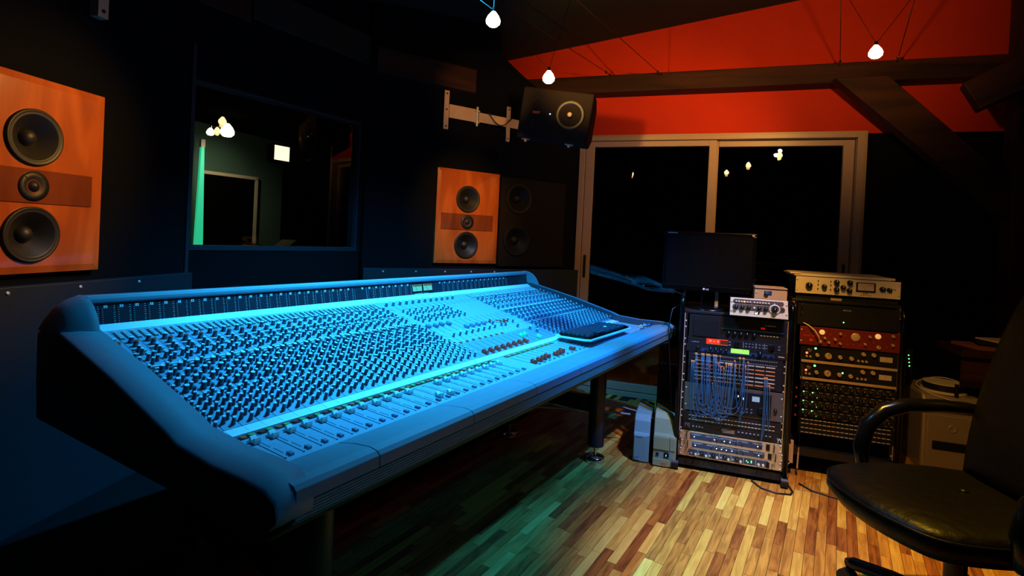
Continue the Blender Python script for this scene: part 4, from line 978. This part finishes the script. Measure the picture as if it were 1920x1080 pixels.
for i, x in enumerate([.026, .038, .050, .062, .075, .087, .105, .118, .130, .142, .154, .167]):
    MB().box(x - .004, x + .004, -.010, -.006, .066, .072).build('button', mat('lit_orange', (.8, .3, .1), .4, emit=(1, .25, .05), es=2.5) if i == 3 else K['cream'], t, bev=.001)
for x in (.026, .054, .082, .128, .156): kn(t, x, .043, .009, .014)
MB().lathe([(.005, 0), (.004, .003)], (.106, -.006, .043), YB, 12).build('small_button', K['cream'], t)
MB().lathe([(.024, 0), (.024, .003), (.018, .005), (.017, .001)], (.194, -.004, .042), YB, 32, 0, True, False).build('dial_ring', K['whitep'], t); kn(t, .194, .042, .012, .018)
MB().lathe([(.008, 0), (.008, .002)], (.227, -.004, .042), YB, 16).build('toggle_plate', K['black'], t); led(t, .192, .069, K['ledb'], .003)
rowbox(t, 'logo_box', [.118], .019, .022, .012, K['black'], .001); text('logo', 'spl', .011, (.110, -.0056, .0155), t, K['ledw'], bold=.0004)
rowbox(t, 'print_line', [.050, .085], .022, .024, .001, K['goldp'], .0004)
for x, z in ((.006, .066), (.006, .022), (.244, .066), (.246, .022)): inst('screw', SCR, t, (x, -.004, z))
t = thing('small_amplifier_box', 'small tan metal box with one black knob behind the cream desktop unit', 'audio unit', R1.w(.318, .03, .886 - .0), R1.rz)
t.location = R1.w(.318, .02, .8)
MB().box(0, .144, -.003, .0, .0, .136).build('front_plate', K['goldp'], t, bev=.001); MB().box(0.001, .143, 0, .14, .0, .134).build('case', K['goldp'], t)
MB().box(0, .144, -.008, .14, .134, .139).build('lid', K['brass'], t); rowbox(t, 'knob_plate', [.060], .112, .034, .020, K['bluep'], .001)
MB().lathe([(.010, 0), (.010, .012), (.007, .014)], (.054, -.003, .113), YB, 16).build('knob', K['knob'], t); inst('screw', SCR, t, (.009, -.003, .112))
# computer display
t = thing('computer_monitor', 'switched-off black flat computer monitor standing on the left rack', 'monitor', R1.w(-.122, .10, .80), R1.rz)
W, H, zb = .448, .305, .092
mb = MB(); mb.box(0, W, -.0, .03, zb, zb + .026); mb.box(0, W, 0, .03, zb + H - .014, zb + H); mb.box(0, .016, 0, .03, zb + .026, zb + H - .014); mb.box(W - .016, W, 0, .03, zb + .026, zb + H - .014); mb.build('bezel', K['blackpl'], t, bev=.002)
MB().box(.016, W - .016, .004, .012, zb + .026, zb + H - .014).build('screen', K['crt'], t); MB().box(.02, W - .02, .03, .06, zb + .02, zb + H - .02).build('back', K['blackpl'], t, bev=.01)
mb = MB(); mb.box(.016, W - .016, -.0012, 0, zb + .0245, zb + .0258); mb.build('bezel_edge', K['steel'], t)
text('badge', 'LG', .011, (.218, -.0006, zb + .007), t, K['ink'], bold=.0004); MB().lathe([(.0055, 0), (.0055, .0008)], (.208, 0, zb + .0115), YB, 20).build('round_logo', K['ink'], t)
text('model_name', 'FLATRON L204', .007, (.018, -.0006, zb + H - .010), t, K['ink']); text('sticker', 'EZ', .010, (W - .022, -.0006, zb + H - .012), t, K['ink'], bold=.0004)
mb = MB(); mb.box(.200, .30, .05, .07, .004, zb + .1); mb.build('stand_neck', K['blackpl'], t, bev=.004); MB().box(.266, .282, .044, .05, .012, .09).build('neck_trim', K['ltalu'], t)
mb = MB(); mb.lathe([(.115, 0), (.113, .006), (.09, .012), (.02, .014)], (.235, .05, .0), (0, 0, 1), 36); mb.build('stand_base', K['blackpl'], t)

# right rack
t, W, H = unit(R2, 'compressor', 'pale rack unit with meter standing on top of the right rack', .912, .997, K['whitep'], x0=.004, x1=.455, y=-.01, ears=1)
for x, z, r_ in ((.060, .041, .016), (.127, .040, .012), (.180, .065, .0125), (.181, .029, .0125), (.209, .041, .012), (.237, .067, .0125), (.236, .028, .0125), (.375, .044, .013), (.403, .043, .011)): kn(t, x, z, r_, .016)
rowbox(t, 'meter_frame', [.306], .048, .082, .046, K['black'], .004); rowbox(t, 'meter_face', [.306], .050, .068, .034, K['vuw'], .0046); rowbox(t, 'red_arc', [.325], .058, .026, .003, K['orange'], .005)
mb = MB(); mb.bar((.306, -.0092, .036), (.285, -.0092, .060), .0008, .0006); mb.build('needle', K['slot'], t)
mb = MB()
for cx_, cz_, rr_ in ((.060, .041, .022), (.127, .040, .018)):
    for a in lin(-2.2, 2.2, 9): mb.box(cx_ + rr_ * math.sin(a) - .0008, cx_ + rr_ * math.sin(a) + .0008, -.0045, -.004, cz_ + rr_ * math.cos(a) - .0008, cz_ + rr_ * math.cos(a) + .0008)
mb.build('dial_marks', K['slot'], t)
for x in (.100, .155):
    for z in (.028, .050, .068): MB().lathe([(.0028, 0), (.0022, .006)], (x, -.004, z), YB, 8).build('toggle', K['steel'], t)
rtext(t, 'model_name', '6176', .010, .306, .014, K['slot'], 'CENTER', .0003); rtext(t, 'maker_line', 'UNIVERSAL AUDIO', .0055, .306, .007, K['slot'], 'CENTER'); rtext(t, 'round_logo', 'UA', .009, .425, .042, K['slot'], 'CENTER', .0003)
t = thing('shallow_tray', 'thin pale metal lid lying on top of the pale rack unit', 'lid', R2.w(-.024, -.01, .999), R2.rz)
MB().prismx([(0, 0), (0, .010), (.24, .018), (.24, .0)], .02, .44).build('sheet', K['whitep'], t, bev=.002); MB().box(.0, .05, -.004, .20, .010, .016).build('end_flap', K['whitep'], t); MB().box(.40, .455, -.004, .20, .002, .012).build('end_flap', K['whitep'], t)
t = thing('headphone_rest_box', 'low black box with a pale label between the right rack and the pale unit', 'audio unit', R2.w(.01, .0, .884), R2.rz)
MB().box(0, .44, 0, .24, 0, .018).build('case', K['black'], t); MB().box(.155, .203, -.003, 0, .001, .012).build('label_plate', K['ltalu'], t)
t, W, H = unit(R2, 'power_amplifier', 'tall black power amplifier with chrome handles at the top of the right rack', .752, .862, K['black'], x0=.020, x1=.462)
handle(t, .017, .058, .112); handle(t, W - .006, .062, .112); led(t, .205, .028, K['ledg'], .003); rtext(t, 'maker_name', 'AMCRON', .008, .200, .085, K['ink'])
for x0_ in (.055, .24):
    rowbox(t, 'vent_slots', lin(x0_, x0_ + .12, 24), .100, .002, .0022, K['steel'], .0006)
t, W, H = unit(R2, 'tube_preamp', 'dark red rack unit with two glowing round lamps in the right rack', .654, .748, K['redp'], x0=.034, x1=.478, y=-.012, ears=1)
o_ = .034
for x, z in ((.132, .070), (.371, .073)): MB().lathe([(.0125, 0), (.0125, .004), (.008, .006), (.0003, .006)], (x - o_, -.004, z), YB, 24).build('round_lamp', mat('warm_lamp_disc', (.8, .6, .3), .4, emit=(1, .55, .16), es=.55), t)
MB().lathe([(.020, 0), (.020, .004), (.017, .006), (.0003, .005)], (.277 - o_, -.004, .060), YB, 32).build('round_meter', K['brass'], t)
for x, z, r_ in ((.145, .042, .006), (.163, .022, .006), (.190, .040, .0065), (.212, .070, .006), (.212, .022, .006), (.318, .030, .006), (.337, .068, .0065), (.375, .020, .009), (.433, .080, .007), (.433, .037, .007), (.125, .020, .008)):
    kn(t, x - o_, z, r_, .012, K['brass'], K['slot'])
for x, z in ((.085, .02), (.245, .02), (.27, .022), (.30, .022), (.355, .04), (.41, .025), (.17, .062), (.235, .062)): MB().lathe([(.003, 0), (.002, .002)], (x - o_, -.004, z), YB, 8).build('red_pin', mat('red_pin', (.6, .05, .02), .4), t)
MB().lathe([(.008, 0), (.008, .003)], (.085 - o_, -.004, .026), YB, 16).build('red_button', MATS['red_pin'], t)
rtext(t, 'script_name', 'Groove Tubes', .010, .015, .045, K['orange'])
tc_ = thing('microphone_cable', 'cream cable with brass plug arching down over the dark red unit', 'cable', R2.w(.125, -.03, .675), R2.rz)
MB().tube([(.0, 0, 0), (-.012, -.006, .03), (-.030, -.004, .058), (-.055, .01, .078), (-.085, .03, .092)], .0028, 8).build('cable', K['cwhite'], tc_); MB().cyl((0, .014, 0), (-.001, -.004, .006), .006, .005, 10).build('plug', K['brass'], tc_)
for i, (z0, z1, lb) in enumerate([(.577, .650, 'upper black compressor with silver knobs and red light in the right rack'), (.490, .565, 'lower black compressor with silver knobs and red light in the right rack')]):
    t, W, H = unit(R2, 'compressor', lb, z0, z1, K['black'], x0=.042, x1=.460, group='pair of black compressors')
    MB().box(.004, .415, -.010, -.004, -.011, .001).build('metal_lip', K['brass'], t, bev=.001)
    o_ = .042
    for x, z, r_ in ((.117, .030, .009), (.166, .030, .0155), (.217, .030, .0095), (.266, .029, .0095), (.316, .056, .0095), (.359, .057, .0095)): kn(t, x - o_, z, r_, .014, K['brass'], K['slot'], 20)
    for x in (.071, .087, .296, .314, .330): kn(t, x - o_, .019 if x < .1 else .021, .0055, .008, K['brass'], K['slot'], 12)
    led(t, .071 - o_, .036, K['ledr'], .0052); led(t, .109 - o_, .062, K['ledg'], .005)
    if i: led(t, .232 - o_, .040, K['ledg'], .004)
    rowbox(t, 'meter', [.412 - o_], .040, .052, .024, K['vuw'], .002)
    mb = MB(); mb.bar((.412 - o_, -.0065, .030), (.412 - o_ + .002, -.0065, .050), .0008, .0006); mb.build('needle', K['slot'], t)
    rtext(t, 'maker_name', 'dbx', .014, .030, .050, K['ltalu']); rtext(t, 'model_name', '160S', .007, .034, .042, K['ltalu'])
for i in range(4):
    z1 = .470 - i * .046; z0 = z1 - .044
    t, W, H = unit(R2, 'equalizer', ['topmost black equalizer with a row of small knobs in the right rack', 'second black equalizer from the top in the right rack', 'third black equalizer from the top in the right rack', 'lowest black equalizer, above the pale lined panels of the right rack'][i], z0, z1, K['black'], x0=.048, x1=.462, group='four equalizers of the right rack')
    for x in lin(.018, .176, 7) + lin(.225, .385, 7): kn(t, x, .022, .0082, .010, K['knob'], K['whitep'], 12)
    rowbox(t, 'print_line', lin(.03, .38, 12), .038, .014, .0014, K['whitep'], .0004); rowbox(t, 'print_line', lin(.03, .38, 9), .007, .016, .0012, K['ltalu'], .0004)
    mb = MB()
    for x in lin(.018, .176, 7) + lin(.225, .385, 7):
        for a in lin(-2.2, 2.2, 6): mb.box(x + .0112 * math.sin(a) - .0007, x + .0112 * math.sin(a) + .0007, -.0045, -.004, .022 + .0112 * math.cos(a) - .0007, .022 + .0112 * math.cos(a) + .0007)
    mb.build('dial_marks', K['whitep'], t, kind='stuff')
    if i: led(t, .018, .037, K['ledg'], .0028); led(t, .058, .035, K['ledg'], .0028)
    led(t, .078, .012, K['ledg'], .0012)
    MB().prismy([(-.020, .002), (-.010, .002), (-.015, .014)], -.005, -.004).build('red_mark', MATS['red_pin'], t); rtext(t, 'maker_name', 'klark', .006, .395, .006, K['whitep'])
t, W, H = unit(R2, 'patch_bay', 'black panel with four pale lettered lines low in the right rack', .205, .284, K['black'], x0=.048, x1=.462)
for z in (.008, .030, .053, .073): rowbox(t, 'label_row', lin(.02, .39, 20), z, .015, .0035, K['whitep'], .0006)
t = thing('cable_adapter', 'gold coloured multi-pin connector hanging on the left post of the right rack', 'connector', R2.w(.018, -.05, .060), R2.rz)
MB().box(-.006, .008, 0, .012, 0.0, .115).build('shell', K['brass'], t, bev=.002); MB().box(-.012, -.006, -.002, .014, .01, .09).build('pin_block', K['goldp'], t)
mb = MB(); mb.cyl((.028, 0, -.02), (.030, 0, .06), .0045, .004, 10); mb.cyl((.030, 0, .06), (.031, 0, .085), .0025, n=8); mb.build('jack_plug', K['brass'], t)
MB().tube([(.031, 0, .085), (.034, .0, .2), (.03, .01, .35), (.032, .02, .5)], .0018, 6).build('cable', K['cblack'], t)
MB().tube([(-.10, -.01, .02), (-.06, -.02, -.004), (-.02, -.02, -.006), (0, 0, .01)], .0016, 6).build('thin_wire', K['cwhite'], t)

# two power supplies on the floor
def tower(name, label, F, pts_, dep, H, m):
    pass
t = thing('power_supply', 'narrow pale blue grey power supply tower on the floor, left one of two', 'power supply', (.674, 2.745, 0), -18.8)
MB().prismx([(0, .004), (0, .142), (.012, .150), (.03, .205), (.055, .232), (.30, .232), (.30, .004)], 0, .080).build('case', K['ups1'], t, bev=.004)
MB().prismx([(-.004, .006), (-.004, .136), (0, .140), (0, .006)], .004, .066).build('front_cover', K['ups1'], t, bev=.001)
MB().box(.008, .034, -.006, -.004, .012, .026).build('badge_plate', K['bluep'], t); text('badge', 'TOPS', .011, (.0095, -.0064, .0145), t, K['ink'], bold=.0003)
text('model_line', 'Smart UPS', .007, (.012, -.0044, .128), t, K['steel'])
t = thing('power_supply', 'wider beige power supply with black switch on the floor beside the left rack', 'power supply', (.765, 2.700, 0), -18.8)
MB().prismx([(0, .004), (0, .155), (.010, .170), (.035, .235), (.06, .262), (.32, .262), (.32, .004)], 0, .112).build('case', K['ups2'], t, bev=.004)
MB().box(.0, .078, -.006, 0, .088, .152).build('front_panel', K['ups2'], t, bev=.002); MB().box(.080, .106, -.004, 0, .088, .152).build('front_panel', K['ups2'], t, bev=.002)
MB().box(.012, .096, -.001, .002, .046, .084).build('recess', K['ups1'], t); MB().box(.016, .028, -.004, 0, .056, .072).build('small_switch', K['steel'], t); MB().box(.054, .078, -.005, 0, .052, .076).build('power_switch', K['black'], t, bev=.001); text('switch_mark', 'I', .012, (.063, -.0055, .059), t, K['ledb'])
MB().box(.0, .078, -.006, 0, .006, .043).build('front_panel', K['ups2'], t, bev=.002); text('badge', 'APC', .015, (.040, -.0065, .016), t, mat('red_print', (.7, .10, .03), .5), bold=.0007)
pts = [Vector((.70, 2.86, .19)), Vector((.60, 2.95, .20)), Vector((.42, 3.02, .22)), Vector((.2, 3.0, .235)), Vector((-.05, 2.93, .24))]
tag(MB().tube([Vector((.80, 2.80, .20)), Vector((.74, 2.84, .222)), Vector((.67, 2.90, .222)), Vector((.56, 2.98, .235)), Vector((.45, 3.0, .23))], .004, 8).build('power_cable', K['cgrey']), 'thin grey cable rising from the wider power supply towards the console leg', 'cable')
tag(MB().tube([Vector((.70, 2.95, .175)), Vector((.50, 2.93, .195)), Vector((.2, 2.86, .22)), Vector((-.02, 2.80, .235))], .006, 8).build('power_cable', K['cgrey']), 'thick pale cable running straight behind the console leg to the left', 'cable')
tag(MB().tube([R1.w(.36, .10, .004), R1.w(.345, -.02, .004), R1.w(.38, -.085, .004), R1.w(.44, -.11, .004), R1.w(.50, -.10, .004), R1.w(.515, -.06, .004), R1.w(.50, .05, .004)], .004, 8).build('floor_cable', K['cblack']), 'black cable looping on the floor round the caster of the left rack', 'cable')
tag(MB().tube([R1.w(.56, .05, .004), R1.w(.60, -.01, .004), R1.w(.70, -.05, .004), R1.w(.82, -.03, .004), R1.w(.95, .06, .004)], .004, 8).build('floor_cable', K['cblack']), 'black cable on the floor under the right rack', 'cable')
tag(MB().tube([R1.w(-.02, .05, .82), R1.w(-.06, -.01, .80), R1.w(-.075, -.02, .70), R1.w(-.06, 0, .5), R1.w(-.045, .05, .3), R1.w(-.04, .08, .006)], .003, 8).build('hanging_cable', K['cblack']), 'black cable hanging down the left side of the left rack', 'cable')
t = thing('black_box', 'black box on the floor behind the left rack, beside the console end', 'box', R1.w(-.13, .25, 0), R1.rz)
MB().box(0, .10, 0, .25, .0, .42).build('case', K['black'], t, bev=.01); MB().cyl((.03, .1, .42), (.02, .1, .52), .003, n=8).build('antenna', K['cblack'], t); MB().cyl((.05, .1, .42), (.03, .08, .56), .004, n=8).build('antenna', K['cblack'], t)

# silver computer case with a spindle on it, behind the chair
t = thing('computer_case', 'silver curved computer case with round button beyond the leather chair', 'computer', FD.w(2.02, -.62, 0), -18.8)
MB().prismx([(0, .0), (0, .36), (.03, .40), (.38, .40), (.38, .0)], 0, .26).build('body', K['silver'], t, bev=.012)
MB().box(.02, .24, -.008, .0, .02, .30).build('front_cover', K['silver'], t, bev=.012); MB().box(.045, .215, -.014, -.006, .12, .165).build('dark_opening', K['black'], t, bev=.010)
MB().box(.012, .25, -.012, .002, .32, .375).build('chrome_band', K['chrome'], t, bev=.012)
MB().lathe([(.020, 0), (.020, .003), (.016, .004), (.014, .002), (.0003, .003)], (.130, -.008, .235), YB, 32).build('round_button', K['silver'], t)
t = thing('disc_spindle', 'round stack of pale discs with a black pin on top of the silver computer', 'discs', FD.w(2.15, -.50, .402), -18.8)
MB().lathe([(.10, 0), (.10, .012)], (0, 0, 0), (0, 0, 1), 40).build('base', K['cwhite'], t); MB().lathe([(.093, .014), (.095, .03), (.093, .045)], (0, 0, 0), (0, 0, 1), 40).build('dark_discs', K['steel'], t); MB().lathe([(.092, .046), (.092, .05)], (0, 0, 0), (0, 0, 1), 40).build('top_disc', K['cwhite'], t)
MB().cyl((.02, -.1, 0), (.02, -.1, .062), .009, n=14).build('pin', K['black'], t)
pts = [FD.w(2.15 + .118 * math.cos(a), -.50 + .118 * math.sin(a), .415 + .035 * math.sin(a * 1.0) + .010 * math.sin(2 * a)) for a in lin(0, 2 * PI, 28)]
tag(MB().tube(pts, .0028, 6).build('white_cable', K['cwhite']), 'white cable coiled round the disc stack on the silver computer', 'cable')
t = thing('network_switch', 'dark box with a short column of green lights behind the right rack', 'box', FD.w(1.98, -.42, .40), -18.8)
MB().box(0, .05, 0, .12, 0, .2).build('case', K['black'], t)
for k in range(4): led(t, .030 + .002 * k, .165 - k * .020, K['ledg'], .003).location.y = .003
# side table with papers against the wall at the right
t = thing('side_table', 'dark wooden table corner with papers on it at the far right', 'table', FD.w(2.16, -.66, 0), -18.8)
MB().box(0, .70, 0, .32, .62, .66).build('table_top', K['timber'], t, bev=.004); MB().box(.02, .68, .04, .06, .46, .62).build('front_board', K['timber'], t)
for x in (.16, .62): MB().box(x, x + .05, .05, .10, 0, .62).build('leg', K['timberv'], t)
for i, (x, y, z, a, sx, sy, th, m, lb) in enumerate([(.17, .12, .650, .3, .26, .19, .016, K['card'], 'reddish folder at the bottom left of the papers on the side table'), (.22, .11, .672, -.2, .24, .17, .012, K['black'], 'dark folder between the papers on the side table'), (.24, .10, .688, .35, .22, .16, .008, K['paper'], 'pale sheets on top of the paper heap on the side table'), (.40, .12, .665, .05, .12, .16, .045, K['black'], 'small dark stack right of the paper heap on the side table'), (.40, .12, .696, .1, .11, .16, .010, K['paper'], 'pale booklet on the small dark stack of the side table')]):
    o = MB().obox((0, 0, 0), sx, sy, th, Matrix.Identity(3)).build(['folder', 'folder', 'paper_sheets', 'book_stack', 'booklet'][i], m); o.location = FD.w(2.16 + x, -.66 + y, z + .02); o.rotation_euler = (0, 0, R(-18.8) + a); tag(o, lb, ['folder', 'folder', 'papers', 'books', 'booklet'][i])

# ------------------------------------------------------------------ leather office chair
ch = thing('office_chair', 'black leather office chair with rounded armrests in the lower right corner', 'chair', (1.32, 1.53, 0), 0)
def cushion(name, pts, z0, z1, par, m=K['leather'], puff=.022, loc=(0, 0, 0)):
    n = len(pts); cx = sum(p[0] for p in pts) / n; cy = sum(p[1] for p in pts) / n
    rings = [(.80, z0), (.90, z0 + .01), (1.0, z0 + (z1 - z0) * .55), (.995, z1 - .012), (.975, z1 - .004), (.96, z1 + .002), (.90, z1 + puff * .45), (.75, z1 + puff * .8), (.5, z1 + puff), (.25, z1 + puff * .9)]
    vs = []
    for s_, z in rings: vs += [(cx + (x - cx) * s_, cy + (y - cy) * s_, z) for x, y in pts]
    vs.append((cx, cy, z1 + puff * .8)); N = len(rings)
    fs = [(i * n + k, i * n + (k + 1) % n, (i + 1) * n + (k + 1) % n, (i + 1) * n + k) for i in range(N - 1) for k in range(n)]
    fs += [((N - 1) * n + k, (N - 1) * n + (k + 1) % n, N * n) for k in range(n)] + [tuple(range(n))[::-1]]
    mb = MB(); mb.add(vs, fs, 0, True); o = mb.build(name, m, par); return o
def smooth_loop(ctrl, n=8):
    out = []; N = len(ctrl)
    for i in range(N):
        p0, p1, p2, p3 = (Vector((*ctrl[(i + k - 1) % N], 0)) for k in range(4))
        for j in range(n):
            t_ = j / n; v = .5 * ((2 * p1) + (-p0 + p2) * t_ + (2 * p0 - 5 * p1 + 4 * p2 - p3) * t_ ** 2 + (-p0 + 3 * p1 - 3 * p2 + p3) * t_ ** 3); out.append((v.x, v.y))
    return out
sc_ = [(-.285, .16), (-.20, .235), (-.02, .255), (.14, .235), (.27, .16), (.28, -.10), (.20, -.20), (.02, -.24), (-.20, -.22), (-.275, -.12), (-.305, .03)]
seat = cushion('seat', smooth_loop(sc_), .345, .425, ch)
MB().tube([(x * .995, y * .995, .418) for x, y in smooth_loop(sc_)] + [(sc_[0][0] * .995, sc_[0][1] * .995, .418)], .0035, 6).build('piping', K['leather'], seat)
MB().lathe([(.012, 0), (.010, .004), (.002, .005)], (.03, .02, .446), (0, 0, 1), 14).build('seat_button', K['leather'], seat)
# backrest: thick curved pad leaning away to the right
mb = MB(); vs = []; N = 13; M_ = 16
for i in range(N):
    f = i / (N - 1); zz_ = .43 + f * .72; xx = .175 + f * .22 + .03 * math.sin(f * PI); hw = .285 * (1 - .25 * (2 * f - .9) ** 2) if f < .95 else .20; th = .075 * (1 - .4 * abs(2 * f - 1) ** 2)
    for k in range(M_):
        a = 2 * PI * k / M_; ca, sa = math.cos(a), math.sin(a)
        vs.append((xx + th * (abs(ca) ** .6) * (1 if ca > 0 else -1) + .03 * (sa ** 2), hw * (abs(sa) ** .7) * (1 if sa > 0 else -1) - .02, zz_))
mb.add(vs, [(i * M_ + k, i * M_ + (k + 1) % M_, (i + 1) * M_ + (k + 1) % M_, (i + 1) * M_ + k) for i in range(N - 1) for k in range(M_)] + [tuple(range(M_))[::-1], tuple((N - 1) * M_ + k for k in range(M_))], 0, True)
mb.build('backrest', K['leather'], ch)
for sy, nm in ((.275, 'armrest'), (-.275, 'armrest')):
    pts = [(x + (.080 if sy > 0 else .10), y, z - .032) for x, y, z in [(-.12, sy * .80, .40), (-.175, sy, .43), (-.185, sy, .50), (-.165, sy, .575), (-.115, sy, .625), (-.04, sy, .648), (.08, sy, .652), (.16, sy, .648), (.24, sy * .96, .64)]]
    MB().tube(pts, [.018, .022, .024, .025, .025, .024, .022, .020, .018], 14).build(nm, K['blackpl'], ch)
MB().box(-.12, .12, -.12, .12, .325, .352).build('seat_plate', K['blackpl'], ch, bev=.01)
MB().cyl((0, 0, .09), (0, 0, .33), .028, n=20).build('gas_column', K['blackpl'], ch)
for k in range(5):
    a = 2.02 + k * 2 * PI / 5; c_, s_ = math.cos(a), math.sin(a)
    l = MB().tube([(.03 * c_, .03 * s_, .115), (.16 * c_, .16 * s_, .105), (.28 * c_, .28 * s_, .082), (.30 * c_, .30 * s_, .072)], [.026, .022, .020, .018], 10).build('base_leg', K['blackpl'], ch)
    mb = MB(); mb.cyl((.30 * c_ - .018 * s_, .30 * s_ + .018 * c_, .027), (.30 * c_ + .018 * s_, .30 * s_ - .018 * c_, .027), .027, n=18); mb.build('caster', K['rubber'], l)
